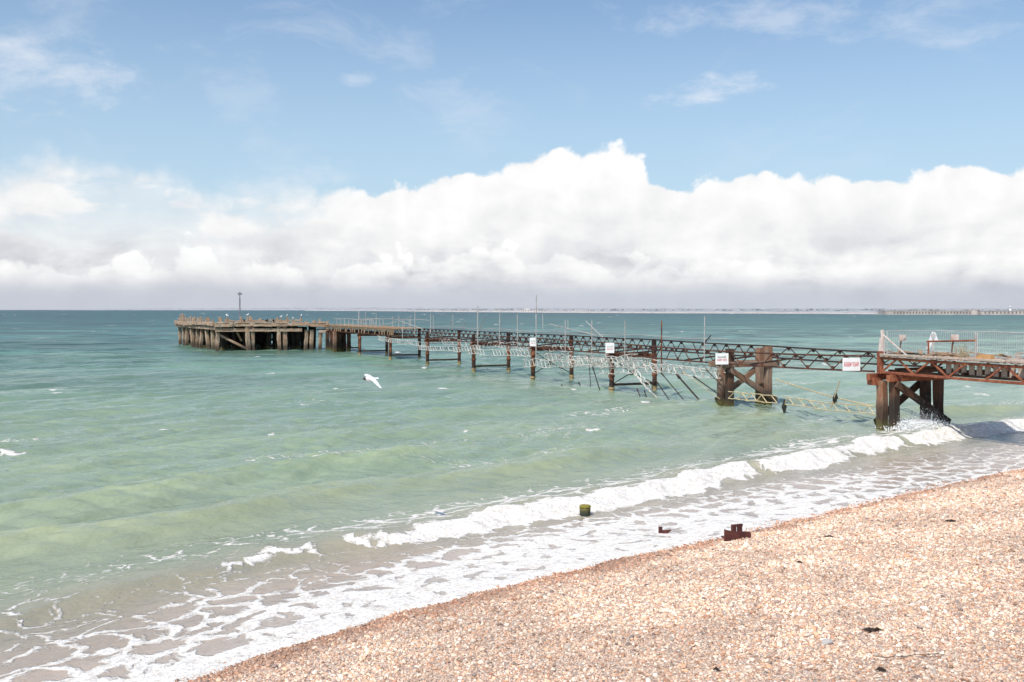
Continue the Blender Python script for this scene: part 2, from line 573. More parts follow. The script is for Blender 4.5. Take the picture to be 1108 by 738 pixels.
def grid_mesh(name, X, Y, Z, attrs=None, uv=None, m=None):
    nr, nc = X.shape
    co = np.stack([X, Y, Z], -1).reshape(-1, 3).astype(np.float32)
    i = np.arange(nr * nc).reshape(nr, nc)
    q = np.stack([i[:-1, :-1], i[:-1, 1:], i[1:, 1:], i[1:, :-1]], -1).reshape(-1, 4)
    me = bpy.data.meshes.new(name)
    me.vertices.add(len(co)); me.vertices.foreach_set('co', co.ravel())
    me.loops.add(q.size); me.loops.foreach_set('vertex_index', q.ravel().astype(np.int32))
    me.polygons.add(len(q))
    me.polygons.foreach_set('loop_start', np.arange(0, q.size, 4, dtype=np.int32))
    me.polygons.foreach_set('use_smooth', np.ones(len(q), dtype=bool))
    me.update(calc_edges=True)
    for k, a in (attrs or {}).items():
        if a.ndim == 2:
            at_ = me.attributes.new(k, 'FLOAT', 'POINT'); at_.data.foreach_set('value', a.ravel().astype(np.float32))
        else:
            at_ = me.attributes.new(k, 'FLOAT_VECTOR', 'POINT'); at_.data.foreach_set('vector', a.ravel().astype(np.float32))
    if m: me.materials.append(m)
    o = bpy.data.objects.new(name, me)
    COL.objects.link(o)
    return o


def attr(nt, name, kind='GEOMETRY', out='Fac'):
    n = nt.new('ShaderNodeAttribute', attribute_type=kind, attribute_name=name)
    return n.outputs[out]


# ------------------------------------------------------------------ pebble colours shared by the beach sheet and the loose stones
PEB = [(0.0, (0.742, 0.558, 0.419)), (0.16, (0.643, 0.372, 0.231)), (0.27, (0.8, 0.618, 0.479)), (0.42, (0.703, 0.44, 0.298)), (0.51, (0.488, 0.254, 0.149)), (0.58, (0.809, 0.684, 0.56)), (0.71, (0.682, 0.482, 0.352)), (0.79, (0.488, 0.39, 0.329)), (0.85, (0.742, 0.465, 0.298)), (0.95, (0.292, 0.21, 0.175))]


def pebble_color(nt, tone, wet):
    c = nt.ramp(tone, PEB, 'CONSTANT')
    w = nt.mix(1.0, c, (0.73, 0.585, 0.50), 'MULTIPLY')
    return nt.mix(wet, c, w)


def build_beach():
    m, nt, b = mat("shingle_bed")
    P = wcoord(nt)
    v = nt.new('ShaderNodeTexVoronoi', feature='F1')
    nt.put(v.inputs['Vector'], P); v.inputs['Scale'].default_value = 27.0
    tone = nt.sep(v.outputs['Color'])[0]
    wet = attr(nt, 'wet')
    c = pebble_color(nt, tone, wet)
    c = nt.mix(nt.smooth(v.outputs['Distance'], 0.35, 0.75), c, (0.40, 0.29, 0.23))  # gaps between stones darkened in the colour, standing in for shade
    nt.l.new(c, b.inputs['Base Color'])
    nt.put(b.inputs['Roughness'], nt.lin(wet, 0, 1, 0.85, 0.35))
    bump(nt, b, nt.math('MULTIPLY', v.outputs['Distance'], -1.0), 1.0, 0.03)
    ts = np.concatenate([np.linspace(-60, -6, 40), np.linspace(-5.5, 60, 520), np.linspace(61, 110, 30)])
    ds = np.concatenate([np.linspace(-45, -18, 28), np.linspace(-17.7, 2, 240), np.linspace(2.2, 16, 40)])
    T, D = np.meshgrid(ts, ds)
    X, Y = xy(T, D)
    Z = beach_z(T, D)
    ww = np.interp(T, [6, 12, 17, 22], [1.15, 1.0, 1.5, 0.7])
    wetv = 1 - sst(-D + sines(T, 5, 5, 1.5, 9) * 0.22, 0.25 * ww, ww)
    o = grid_mesh("beach", X, Y, Z, {'wet': wetv}, m=m)
    tag(o, 'shingle beach of pale orange and cream pebbles sloping to the sea', 'beach', kind='structure')

    # loose stones
    N = 1450000
    y0 = 8.5
    yy = y0 + (52 - y0) * rng.random(N)
    xx = -14 + rng.random(N) * 49
    t, d = td(xx, yy)
    keep = (d < 0.7) & (d > -22) & (xx < 0.56 * yy + 6.5) & (xx > -0.56 * yy - 3)
    # thin out with distance
    xx, yy, t, d = xx[keep], yy[keep], t[keep], d[keep]
    keep2 = rng.random(len(xx)) < np.interp(yy, [14, 22, 35], [1, .8, .55])
    xx, yy, t, d = xx[keep2], yy[keep2], t[keep2], d[keep2]
    n = len(xx); print('PEBBLES', n)
    zz = beach_z(t, d)
    s = np.exp(rng.normal(math.log(0.0135), 0.42, n)).clip(0.006, 0.055)
    s *= np.interp(yy, [10, 20, 45], [1.0, 1.15, 1.5])
    sc = np.stack([s * rng.uniform(0.9, 1.35, n), s * rng.uniform(0.7, 1.0, n), s * rng.uniform(0.45, 0.75, n)], -1)
    rot = np.stack([rng.normal(0, 0.35, n), rng.normal(0, 0.35, n), rng.uniform(0, 6.28, n)], -1)
    me = bpy.data.meshes.new("shingle")
    me.vertices.add(n)
    co = np.stack([xx, yy, zz + s * rng.uniform(-0.05, 0.45, n)], -1).astype(np.float32)
    me.vertices.foreach_set('co', co.ravel())
    for k, a in (('rot', rot), ('scl', sc)):
        q = me.attributes.new(k, 'FLOAT_VECTOR', 'POINT'); q.data.foreach_set('vector', a.astype(np.float32).ravel())
    ww = np.interp(t, [6, 12, 17, 22], [1.15, 1.0, 1.5, 0.7])
    wv = 1 - sst(-d + sines(t, 5, 5, 1.5, 9) * 0.22 + rng.normal(0, 0.10, n), 0.25 * ww, ww)
    patch = vn3(t * 0.5, d * 0.8, 3)
    tone = np.clip(rng.random(n), 0, 1)
    for k, a in (('tone', tone), ('wet', wv), ('patch', patch), ('lum', np.clip(rng.normal(1.0, 0.24, n), .35, 1.5))):
        q = me.attributes.new(k, 'FLOAT', 'POINT'); q.data.foreach_set('value', a.astype(np.float32))
    me.update()
    pm, nt, b = mat("pebbles")
    tn = attr(nt, 'tone', 'INSTANCER'); wt = attr(nt, 'wet', 'INSTANCER'); lm = attr(nt, 'lum', 'INSTANCER')
    c = pebble_color(nt, tn, wt)
    c = nt.vmath('SCALE', c, scale=nt.math('MULTIPLY', lm, nt.lin(attr(nt, 'patch', 'INSTANCER'), 0.3, 0.7, 0.80, 1.12)))
    tc = nt.new('ShaderNodeTexCoord').outputs['Object']
    c = nt.mix(nt.smooth(nt.noise(wcoord(nt), 40.0, 3, 0.6), 0.5, 0.75, 0, 0.35), c, (0.62, 0.54, 0.47))
    nt.l.new(c, b.inputs['Base Color'])
    nt.put(b.inputs['Roughness'], nt.lin(wt, 0, 1, 0.75, 0.25))
    me.materials.append(pm)
    o = bpy.data.objects.new("shingle", me)
    COL.objects.link(o)
    tag(o, 'loose rounded pebbles in cream, tan, pink and grey covering the beach', 'shingle', kind='stuff')
    g = bpy.data.node_groups.new("scatter_pebbles", 'GeometryNodeTree')
    g.interface.new_socket("Geometry", in_out='INPUT', socket_type='NodeSocketGeometry')
    g.interface.new_socket("Geometry", in_out='OUTPUT', socket_type='NodeSocketGeometry')
    N_ = g.nodes; L_ = g.links
    gi = N_.new('NodeGroupInput'); go = N_.new('NodeGroupOutput')
    join = N_.new('GeometryNodeGeometryToInstance')
    for k in range(6):
        ico = N_.new('GeometryNodeMeshIcoSphere')
        ico.inputs['Radius'].default_value = 1.0
        ico.inputs['Subdivisions'].default_value = 2
        nz = N_.new('ShaderNodeTexNoise'); nz.noise_dimensions = '4D'
        nz.inputs['W'].default_value = 3.7 * k
        nz.inputs['Scale'].default_value = 0.9
        nz.inputs['Detail'].default_value = 1.0
        pos = N_.new('GeometryNodeInputPosition')
        L_.new(pos.outputs[0], nz.inputs['Vector'])
        sub = N_.new('ShaderNodeVectorMath'); sub.operation = 'SUBTRACT'
        L_.new(nz.outputs['Color'], sub.inputs[0]); sub.inputs[1].default_value = (0.5, 0.5, 0.5)
        scl = N_.new('ShaderNodeVectorMath'); scl.operation = 'SCALE'
        L_.new(sub.outputs[0], scl.inputs[0]); scl.inputs['Scale'].default_value = 1.25
        sp = N_.new('GeometryNodeSetPosition')
        L_.new(ico.outputs[0], sp.inputs['Geometry']); L_.new(scl.outputs[0], sp.inputs['Offset'])
        sh = N_.new('GeometryNodeSetShadeSmooth')
        L_.new(sp.outputs[0], sh.inputs[0])
        sm = N_.new('GeometryNodeSetMaterial'); sm.inputs['Material'].default_value = pm
        L_.new(sh.outputs[0], sm.inputs[0])
        L_.new(sm.outputs[0], join.inputs[0])
    iop = N_.new('GeometryNodeInstanceOnPoints')
    L_.new(gi.outputs[0], iop.inputs['Points'])
    L_.new(join.outputs[0], iop.inputs['Instance'])
    iop.inputs['Pick Instance'].default_value = True
    ra = N_.new('GeometryNodeInputNamedAttribute'); ra.data_type = 'FLOAT_VECTOR'; ra.inputs['Name'].default_value = 'rot'
    e2r = N_.new('FunctionNodeEulerToRotation')
    L_.new(ra.outputs[0], e2r.inputs[0]); L_.new(e2r.outputs[0], iop.inputs['Rotation'])
    sa = N_.new('GeometryNodeInputNamedAttribute'); sa.data_type = 'FLOAT_VECTOR'; sa.inputs['Name'].default_value = 'scl'
    L_.new(sa.outputs[0], iop.inputs['Scale'])
    rv = N_.new('FunctionNodeRandomValue'); rv.data_type = 'INT'
    for s_ in rv.inputs:
        if s_.type == 'INT' and s_.name == 'Max': s_.default_value = 5
    for o_ in rv.outputs:
        if o_.type == 'INT': L_.new(o_, iop.inputs['Instance Index'])
    L_.new(iop.outputs[0], go.inputs[0])
    md = o.modifiers.new("pebbles", 'NODES'); md.node_group = g


build_beach()

# ------------------------------------------------------------------ sea
_BT = [-30, 6.4, 12.8, 18.9, 23.9, 29.4, 35.2, 42.5, 48, 54, 70]
_BD = [6.0, 5.6, 5.7, 5.3, 5.6, 6.0, 6.2, 7.0, 6.8, 6.2, 6.0]


def build_sea():
    az = np.concatenate([np.radians(np.linspace(-100, -35, 70))[:-1], np.radians(np.linspace(-35, 35, 1150)), np.radians(np.linspace(35, 100, 70))[1:]])
    v = np.concatenate([np.linspace(520, 260, 110)[:-1], np.linspace(260, 60, 560)[:-1], np.linspace(60, 8, 300)[:-1]])
    r = np.concatenate([HC * F / v, np.geomspace(HC * F / 8, 60000, 60)])
    A, RR = np.meshgrid(az, r)
    X = RR * np.sin(A); Y = RR * np.cos(A)
    t, d = td(X, Y)
    dr = np.gradient(r)[:, None] * np.ones_like(A)
    dl = np.maximum(dr, RR * 0.0011)
    # open-water waves: wind chop and swell running in towards the beach
    Z = np.zeros_like(X)
    r2 = np.random.default_rng(5)
    deep = sst(d, 6.5, 14)
    for k in range(70):
        L = math.exp(r2.uniform(math.log(0.55), math.log(13)))
        th = r2.normal(0, 0.42) if L < 4 else r2.normal(0, 0.15)
        dx, dy = -EN[0] * math.cos(th) - ET[0] * math.sin(th), -EN[1] * math.cos(th) - ET[1] * math.sin(th)
        amp = 0.0076 * L ** 0.75 * (0.75 if 1.2 < L < 5 else (1.35 if L < 1.2 else 0.75))
        w = np.exp(-(np.maximum(dl * 2.6 / L, 0)) ** 2)
        ph = 2 * np.pi / L * (X * dx + Y * dy) + r2.uniform(0, 6.28)
        grp = 0.6 + 0.8 * vn2(X / (L * 3.1) + k * 7.3, Y / (L * 3.1) + k * 3.1, 2)
        s = np.sin(ph)
        Z += amp * w * grp * (s + 0.25 * np.cos(2 * ph))
    Z *= (0.18 + 0.82 * deep)
    # shoaling swell parallel to the beach
    bump_t = sines(t, 21, 6, 9, 40) * 0.8
    for (dc, h, wd, sd) in [(11.3, 0.20, 1.5, 1), (16.5, 0.20, 1.8, 2), (22.5, 0.18, 2.0, 3), (29.5, 0.17, 2.2, 4), (37.5, 0.15, 2.4, 5), (47, 0.13, 2.8, 6)]:
        q = d - dc - bump_t * 0.8 - sines(t, 100 + sd, 5, 8, 50) * 0.7
        hm = np.clip(0.70 + 0.5 * sines(t, 40 + sd, 5, 10, 40), 0.2, 1.5)
        Z += 2.1 * h * hm * np.where(q > 0, np.exp(-(q / (wd * 1.25)) ** 2), np.exp(-(q / (wd * 0.62)) ** 2))
    # the breaker
    db = np.interp(t, _BT, _BD) + sines(t, 31, 6, 2.2, 11) * 0.16
    q = d - db
    hb = np.interp(t, [-10, 4, 11, 15, 20, 26, 32, 38, 44, 50, 60], [0.14, 0.20, 0.24, 0.30, 0.36, 0.40, 0.46, 0.46, 0.46, 0.52, 0.5])
    hb = hb * 0.9 * (1 + 0.13 * sines(t, 33, 6, 1.6, 8))
    near = RR < 400
    Z += np.where(near, hb * np.where(q > 0, np.exp(-(q / 1.7) ** 2), np.exp(-(np.abs(q) / 0.62) ** 2.3)), 0)
    # foam cover
    turb = vn3(t * 1.6, d * 1.9, 4)
    fb = np.where(q > -.35, np.exp(-((q + 0.35) / 0.42) ** 2), np.exp(-((q + 0.35) / np.interp(t, [12, 18, 40], [.3, .58, .6])) ** 2))
    bt = np.clip((0.26 * sst(t, 8, 13) + 0.74 * sst(t, 14.5, 19)) * (0.92 + 0.20 * sines(t, 35, 6, 1.8, 9)), 0, 1.2)
    for (tc, w_) in [(32.0, 1.0), (38.3, 1.3), (43.0, 0.8)]:
        bt = bt * (1 - 0.68 * np.exp(-((t - tc) / w_) ** 2))
    brk = np.clip(fb * bt * 1.75 * (0.78 + 0.5 * vn3(t * .8, d * 1.6, 4, .6)), 0, 1.3)
    Z += np.where(near, (turb - 0.45) * 0.20 * np.clip(brk, 0, 1) + (vn4(t * 5, d * 7, 4, .6) - 0.5) * 0.07 * np.clip(brk, 0, 1), 0)
    # swash sheet
    de = sines(t, 51, 7, 1.4, 10) * 0.14 + np.where(t > 26, 0.0, 0.0)
    bz = beach_z(t, d)
    low = vn1(t * 0.16, d * 0.32, 3)
    sw_amt = np.interp(t, [-10, 2, 8, 14, 20, 26, 31, 36, 42, 60], [0.40, 0.48, 0.62, 0.72, 0.72, 0.70, 0.56, 0.42, 0.40, 0.4])
    out = np.interp(t, [-10, 3, 9, 14, 20, 60], [2.3, 2.6, 3.4, 4.6, 5.2, 5.6])
    swash = 0.80 * sw_amt * (1 - sst(d, out * 0.5, out)) * (0.62 + 0.76 * low) * (1.22 - 0.30 * sst(d, .3, 3.5))
    edge = np.exp(-((d - de) / np.interp(t, [0, 8, 24, 32, 60], [0.85, 0.8, 0.6, 0.35, 0.3])) ** 2) * 1.25
    behind = 0.42 * np.exp(-((q - 1.6) / 1.3) ** 2) * (0.3 + 1.1 * vn2(t * 0.25, d * 0.4, 2)) * sst(t, 2, 12)
    leftlace = np.maximum(0.40 * np.exp(-((d - 5.4) / 1.5) ** 2) * np.exp(-((t - 3) / 4.5) ** 2), (0.10 + 0.36 * vn4(t * .3, d * .4, 3)) * sst(d, 0.3, 1.5) * (1 - sst(d, 3.5, 6.2)) * (1 - sst(t, 12, 18)))
    cov = np.maximum.reduce([swash, edge, np.clip(brk, 0, 1.3), behind, leftlace])
    # foam smeared on the water
    offs = 0.2 * sst(vn4(t * 0.07 + 3, d * 0.22, 3), 0.56, 0.72) * (1 - sst(d, 25, 70)) * sst(d, 7, 10)
    cov = np.maximum(cov, offs)
    # whitecaps
    cap = np.zeros_like(cov)
    caps = [(40, 366, 6, 1.2), (242, 407.5, 8, 1.4), (205, 408, 3, .8), (14, 480, 24, 4.5), (10, 492, 18, 3), (293, 471.5, 4, 2), (176, 469, 10, 1.5), (372, 359, 5, .7), (430, 381, 3, .7), (700, 436, 9, 2.2),
            (629, 352.5, 3, .6), (813, 361, 4, .8), (890, 363.5, 3, .6), (706, 351, 2, .5), (1045, 350, 3, .6), (1075, 357, 3, .6), (120, 352, 3, .5), (60, 424, 6, 1.0), (330, 440, 6, 1.0), (500, 470, 7, 1.2), (560, 360, 3, .6),
            (640, 470, 8, 1.5), (880, 455, 10, 2.0), (1010, 440, 8, 1.8), (1060, 430, 8, 1.8)]
    for _ in range(190):
        vv = 339 + 90 * random.random() ** 2.2
        caps.append((random.uniform(-150, 1260), vv, random.uniform(1.0, 3.2) * (0.7 + (vv - 335) / 60), random.uniform(0.25, 0.5) * (0.6 + (vv - 335) / 50)))
    for (u, vv, hw, hh) in caps:
        yc = HC * F / (vv - 335); xc = (u - 554) / F * yc
        sx = hw * yc / F; sy = max(0.55 * hh * yc * yc / (HC * F), 0.14)
        sel = (np.abs(Y - yc) < 3 * sy) & (np.abs(X - xc) < 3 * sx)
        if sel.any():
            g = np.exp(-((X[sel] - xc) / sx) ** 2 - ((Y[sel] - yc) / sy) ** 2)
            cap[sel] = np.maximum(cap[sel], g)
    cov = np.maximum(cov, cap * (0.25 + 0.8 * vn3(t * 2.2, d * 3.0, 4, .6)) * 0.95)
    cov = np.clip(cov, 0, 1.3)
    # water meets the stones
    film = bz + 0.012 + 0.03 * sst(d, 0, 1.5)
    k = sst(d - de, -0.05, 0.10)
    Z = np.where(near, np.maximum(Z, film), Z)
    Z = np.where(near & (d < 2), Z * k + (bz - 0.10) * (1 - k), Z)
    # keep only the part seaward of the beach
    rows_d = d
    dd = np.clip(d, -1, 1e5)
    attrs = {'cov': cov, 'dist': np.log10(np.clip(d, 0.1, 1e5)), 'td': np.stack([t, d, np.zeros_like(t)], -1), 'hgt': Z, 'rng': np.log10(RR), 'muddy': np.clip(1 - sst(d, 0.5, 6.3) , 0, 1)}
    m, nt, b = mat("sea_water")
    co = attr(nt, 'cov'); di = attr(nt, 'dist'); rg = attr(nt, 'rng'); hg = attr(nt, 'hgt')
    TD = attr(nt, 'td', out='Vector')
    P = wcoord(nt)
    big = nt.noise2(nt.vmath('MULTIPLY', TD, (0.6, 1.0, 1.0)), 0.055, 4, 0.55)
    dj = nt.math('ADD', di, nt.math('MULTIPLY', nt.math('SUBTRACT', big, 0.5), nt.lin(di, 0.6, 1.2, 0.08, 0.5)))
    lg = lambda x: (math.log10(x) + 1) / 5.0
    col = nt.ramp(nt.math('DIVIDE', nt.math('ADD', dj, 1.0), 5.0),
                  [(0.0, (0.42, 0.33, 0.265)), (lg(3.2), (0.40, 0.318, 0.245)), (lg(5.2), (0.33, 0.300, 0.215)), (lg(7.5), (0.288, 0.315, 0.212)), (lg(17), (0.262, 0.325, 0.222)),
                   (lg(34), (0.218, 0.292, 0.200)), (lg(65), (0.155, 0.238, 0.160)), (lg(120), (0.092, 0.172, 0.130)), (lg(260), (0.044, 0.116, 0.099)), (lg(900), (0.019, 0.070, 0.074))])
    col = nt.mix(nt.smooth(rg, 1.7, 2.4), col, nt.mix(1.0, col, nt.ramp(nt.noise2(nt.vmath('MULTIPLY', P, (0.020, 0.085, 1)), 1.0, 7, 0.62), [(0.36, 0.55), (0.5, 0.95), (0.64, 1.75)]), 'MULTIPLY'))
    # crests lightened by height: light through thin water painted into the colour
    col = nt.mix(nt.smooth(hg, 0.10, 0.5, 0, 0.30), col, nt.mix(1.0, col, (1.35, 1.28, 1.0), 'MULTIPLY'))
    streak = nt.noise2(nt.vmath('MULTIPLY', TD, (0.25, 1.0, 1.0)), 0.5, 5, 0.6)
    col = nt.mix(nt.smooth(streak, 0.38, 0.66), nt.mix(1.0, col, (0.92, 0.93, 0.94), 'MULTIPLY'), nt.mix(1.0, col, (1.10, 1.08, 1.08), 'MULTIPLY'))
    # lace
    wv = nt.vmath('SCALE', nt.vmath('SUBTRACT', nt.noise2(TD, 0.9, 3, 0.5, out=1), (0.5, 0.5, 0.5)), scale=1.1)
    W = nt.vmath('ADD', TD, wv)
    W1 = nt.vmath('MULTIPLY', W, (0.84, 1.08, 1.0))
    e1 = nt.voro(W1, 1.15, 'DISTANCE_TO_EDGE')
    e2 = nt.voro(W1, 3.1, 'DISTANCE_TO_EDGE')
    n3 = nt.noise2(TD, 9.0, 5, 0.65)
    cell = nt.math('ADD', nt.math('MULTIPLY', e1, 1.25), nt.math('MULTIPLY', e2, 0.55))
    cell = nt.math('ADD', cell, nt.math('MULTIPLY', nt.math('SUBTRACT', n3, 0.5), 0.42))
    fm = nt.math('SUBTRACT', nt.math('MULTIPLY', co, 0.86), cell)
    foam = nt.smooth(fm, -0.04, 0.13)
    foam = nt.math('MULTIPLY', foam, nt.smooth(co, 0.03, 0.16))
    # a thin milky veil of bubbles around the foam
    veil = nt.math('MULTIPLY', nt.smooth(co, 0.15, 0.9), 0.30)
    col = nt.mix(veil, col, (0.62, 0.58, 0.55))
    n4 = nt.noise2(TD, 22.0, 3, 0.6)
    fcol = nt.mix(nt.smooth(nt.math('ADD', nt.math('MULTIPLY', n3, 0.5), nt.math('MULTIPLY', n4, 0.5)), 0.36, 0.60), (0.58, 0.54, 0.50), (0.90, 0.87, 0.82))  # greyer tone scattered by noise, painted shading on the foam
    n5 = nt.noise2(nt.vmath('MULTIPLY', TD, (0.8, 1.3, 1.0)), 3.4, 5, 0.62)
    fcol = nt.mix(nt.smooth(n5, 0.54, 0.38, 0, 0.45), fcol, (0.56, 0.50, 0.42))  # mid-scale noise paints breaker shading into the foam colour
    col = nt.mix(foam, col, fcol)
    nt.l.new(col, b.inputs['Base Color'])
    ro = nt.lin(rg, 1.2, 2.6, 0.10, 0.34)
    ro = nt.math('ADD', ro, nt.math('MULTIPLY', foam, 0.5), clamp=True)
    nt.put(b.inputs['Roughness'], ro)
    b.inputs['IOR'].default_value = 1.333
    nt.put(b.inputs['Specular IOR Level'], nt.math('MULTIPLY', nt.lin(rg, 1.7, 2.6, 0.5, 0.13), nt.math('SUBTRACT', 1.0, nt.math('MULTIPLY', foam, 0.8))))
    rip = nt.noise2(nt.vmath('MULTIPLY', TD, (0.55, 1.0, 1.0)), 2.6, 5, 0.6)
    rip2 = nt.noise2(nt.vmath('MULTIPLY', TD, (0.40, 1.0, 1.0)), 0.55, 5, 0.6)
    nb = nt.new('ShaderNodeBump')
    nt.put(nb.inputs['Strength'], nt.lin(rg, 1.3, 2.4, 0.60, 0.30))
    nb.inputs['Distance'].default_value = 0.10
    nt.put(nb.inputs['Height'], rip)
    nb1 = nt.new('ShaderNodeBump')
    nt.put(nb1.inputs['Strength'], nt.lin(rg, 1.5, 3.0, 0.42, 0.45))
    nb1.inputs['Distance'].default_value = 0.45
    nt.put(nb1.inputs['Height'], rip2)
    nt.l.new(nb1.outputs[0], nb.inputs['Normal'])
    nb2 = nt.new('ShaderNodeBump')
    nb2.inputs['Strength'].default_value = 0.6
    nb2.inputs['Distance'].default_value = 0.04
    nt.put(nb2.inputs['Height'], nt.math('ADD', nt.math('MULTIPLY', foam, 0.5), nt.math('MULTIPLY', nt.math('ADD', nt.math('MULTIPLY', n5, 2.2), n3), foam)))
    nt.l.new(nb.outputs[0], nb2.inputs['Normal'])
    nt.l.new(nb2.outputs[0], b.inputs['Normal'])
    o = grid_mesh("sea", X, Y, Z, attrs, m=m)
    # drop faces lying inland
    bm = bmesh.new(); bm.from_mesh(o.data)
    bm.verts.ensure_lookup_table()
    dv = d.ravel()
    dead = [bm.verts[i] for i in np.nonzero(dv < -1.2)[0]]
    bmesh.ops.delete(bm, geom=dead, context='VERTS')
    bm.to_mesh(o.data); bm.free()
    tag(o, 'choppy green sea with a foaming breaker rolling onto the beach', 'sea', kind='structure')


build_sea()

# ------------------------------------------------------------------ pier
DX, DY = -0.421, 0.907


def P(s, w, z):
    return Vector((18.2 + DX * s + 0.907 * w, 49 + DY * s + 0.421 * w, z))


DV = Vector((DX, DY, 0)); NV = Vector((0.907, 0.421, 0)); UP = Vector((0, 0, 1))
pier = empty("pier", P(0, 1.7, 0))
tag(pier, 'long derelict pier of rusty steel trusses on piles ending in a timber head', 'pier')
WT = 3.4


def pil(s, w, r, z1, m, parent, zb=-2.0, collar=True):
    mb = MB()
    p = P(s, w, zb); q = P(s + random.uniform(-.05, .05), w, z1)
    n = 14
    pts = []; rad = []
    for k in range(n + 1):
        f = k / n
        pts.append(p.lerp(q, f)); rad.append(r * random.uniform(0.96, 1.05))
    mb.path(pts, rad, 12)
    if collar:
        for zc in (0.25, 1.15, z1 - 0.35):
            rr = r * random.uniform(1.15, 1.35)
            mb.path([P(s, w, zc - 0.09), P(s, w, zc - 0.05), P(s, w, zc + 0.06), P(s, w, zc + 0.1)], [r, rr, rr * 0.97, r], 12)
    return mb.build("pile", m, parent, True)


def truss(s0, s1, w, zb0, zt0, zb1, zt1, m, period=1.3, ch=0.09, dg=0.05, gus=True):
    mb = MB()
    n = max(2, round(abs(s1 - s0) / (period / 2)))
    sag = lambda f: -0.04 * math.sin(math.pi * f)
    zt = lambda f: zt0 + (zt1 - zt0) * f + sag(f)
    zb = lambda f: zb0 + (zb1 - zb0) * f + sag(f)
    S = lambda f: s0 + (s1 - s0) * f
    for k in range(0, n, 2):
        f0, f1 = k / n, min(k + 2, n) / n
        mb.beam(P(S(f0), w, zt(f0)), P(S(f1), w, zt(f1)), ch * 1.2, ch)
        mb.beam(P(S(f0), w, zb(f0)), P(S(f1), w, zb(f1)), ch * 1.2, ch)
    for k in range(n):
        f0, f1 = k / n, (k + 1) / n
        a, b_ = (zt, zb) if k % 2 == 0 else (zb, zt)
        if random.random() < 0.05: continue
        o = NV * (0.03 if k % 2 else -0.03)
        mb.beam(P(S(f0), w, a(f0)) + o, P(S(f1), w, b_(f1)) + o, dg, dg * 0.8, up=NV)
        if gus and k % 2 == 1:
            mb.box(P(S(f0), w, zb(f0) + 0.11), 0.22, 0.025, 0.16, (DV, NV, UP))
        if gus and k % 2 == 0 and k:
            mb.box(P(S(f0), w, zt(f0) - 0.12), 0.2, 0.025, 0.15, (DV, NV, UP))
    return mb.build("truss", m, pier)


# --- steel trestles
for i, s in enumerate([26, 39, 52, 65, 78, 91, 104]):
    cap = MB()
    cap.beam(P(s, -0.35, 2.62), P(s, WT + 0.45, 2.62), 0.22, 0.26)
    cap.beam(P(s - 0.18, -0.3, 2.83), P(s - 0.18, WT * 0.9, 2.83), 0.12, 0.10, jit=0.02)
    tr = cap.build("trestle", M_RUST, pier)
    pil(s, 0, 0.185, 2.5, M_RUST, tr)
    pil(s, WT + 0.3, 0.175, 2.5, M_RUST if i < 4 else M_RUSTD, tr)
    # the upper pile heads beside the trusses
    for w in (0.0, WT + 0.3):
        mb = MB(); mb.beam(P(s + 0.05, w, 2.75), P(s + 0.05, w, 3.75 if w else 3.55), 0.26, 0.3, up=NV, jit=0.012)
        mb.build("pile_head", M_RUSTD, tr)
    if i != 1:
        mb = MB(); mb.beam(P(s, 0.15, 0.52), P(s, WT + 0.2, 0.52 + random.uniform(-.05, .05)), 0.14, 0.17, jit=0.012)
        mb.build("cross_beam", M_WOODD if i else M_RUST, tr)
    if i in (0, 1):
        ring = P(s, WT * 0.5, 1.45 if i else 1.35)
        for (w, z) in [(0.15, 2.4), (WT, 2.4), (0.15, 0.6), (WT + 0.1, 0.6)]:
            mb = MB(); mb.tube(P(s, w, z), ring, 0.035, 6); mb.build("brace_rod", M_RUSTD, tr)
        mb = MB()
        pts = [ring + DV * 0.0 + NV * (0.16 * math.cos(a)) + UP * (0.16 * math.sin(a)) for a in np.linspace(0, 6.283, 13)]
        mb.path(pts, 0.04, 6); mb.build("brace_ring", M_RUSTD, tr)

# --- timber trestles
for (s, up1) in [(0, False), (13, True), (-13, False), (-26, False)]:
    cap = MB()
    cap.beam(P(s + 0.35, -0.55, 2.68), P(s + 0.35, WT + 0.3, 2.68), 0.22, 0.34, jit=0.01)
    cap.beam(P(s - 0.85, -0.45, 2.68), P(s - 0.85, WT + 0.35, 2.68), 0.22, 0.34, jit=0.01)
    tr = cap.build("trestle", M_RUSTO if s == 0 else M_WOOD, pier)
    for w in (0.15, WT - 0.35):
        for ds in (0.1, -0.68):
            top = 2.5
            if up1: top = {(True, True): 2.5, (True, False): 3.62, (False, True): 3.62, (False, False): 3.72}[(w < 1, ds > 0)]
            mb = MB()
            mb.beam(P(s + ds, w, -2.2), P(s + ds + random.uniform(-.03, .03), w + random.uniform(-.04, .04), top), 0.42 if ds > 0 else 0.36, 0.44, up=NV, jit=0.022)
            mb.build("pile", (M_WOODR if s == 0 else M_WOOD) if (w < 1 and ds > 0) or (up1 and w > 1) else M_WOODD, tr)
    for (a, b_, ds) in [((0.0, 2.4), (WT + 0.1, 0.4), -0.95), ((0.0, 0.4), (WT - 0.1, 2.45), 0.42)]:
        mb = MB(); mb.beam(P(s + ds, a[0], a[1]), P(s + ds, b_[0], b_[1]), 0.16, 0.34, up=UP, jit=0.012)
        mb.build("brace", M_WOODD if s == 0 else M_WOOD, tr)
    if s == 0:
        mb = MB(); mb.box(P(s + 0.37, -0.1, 2.45), 0.5, 0.5, 0.36, (DV, NV, UP)); mb.build("cap_plate", M_RUSTO, tr)

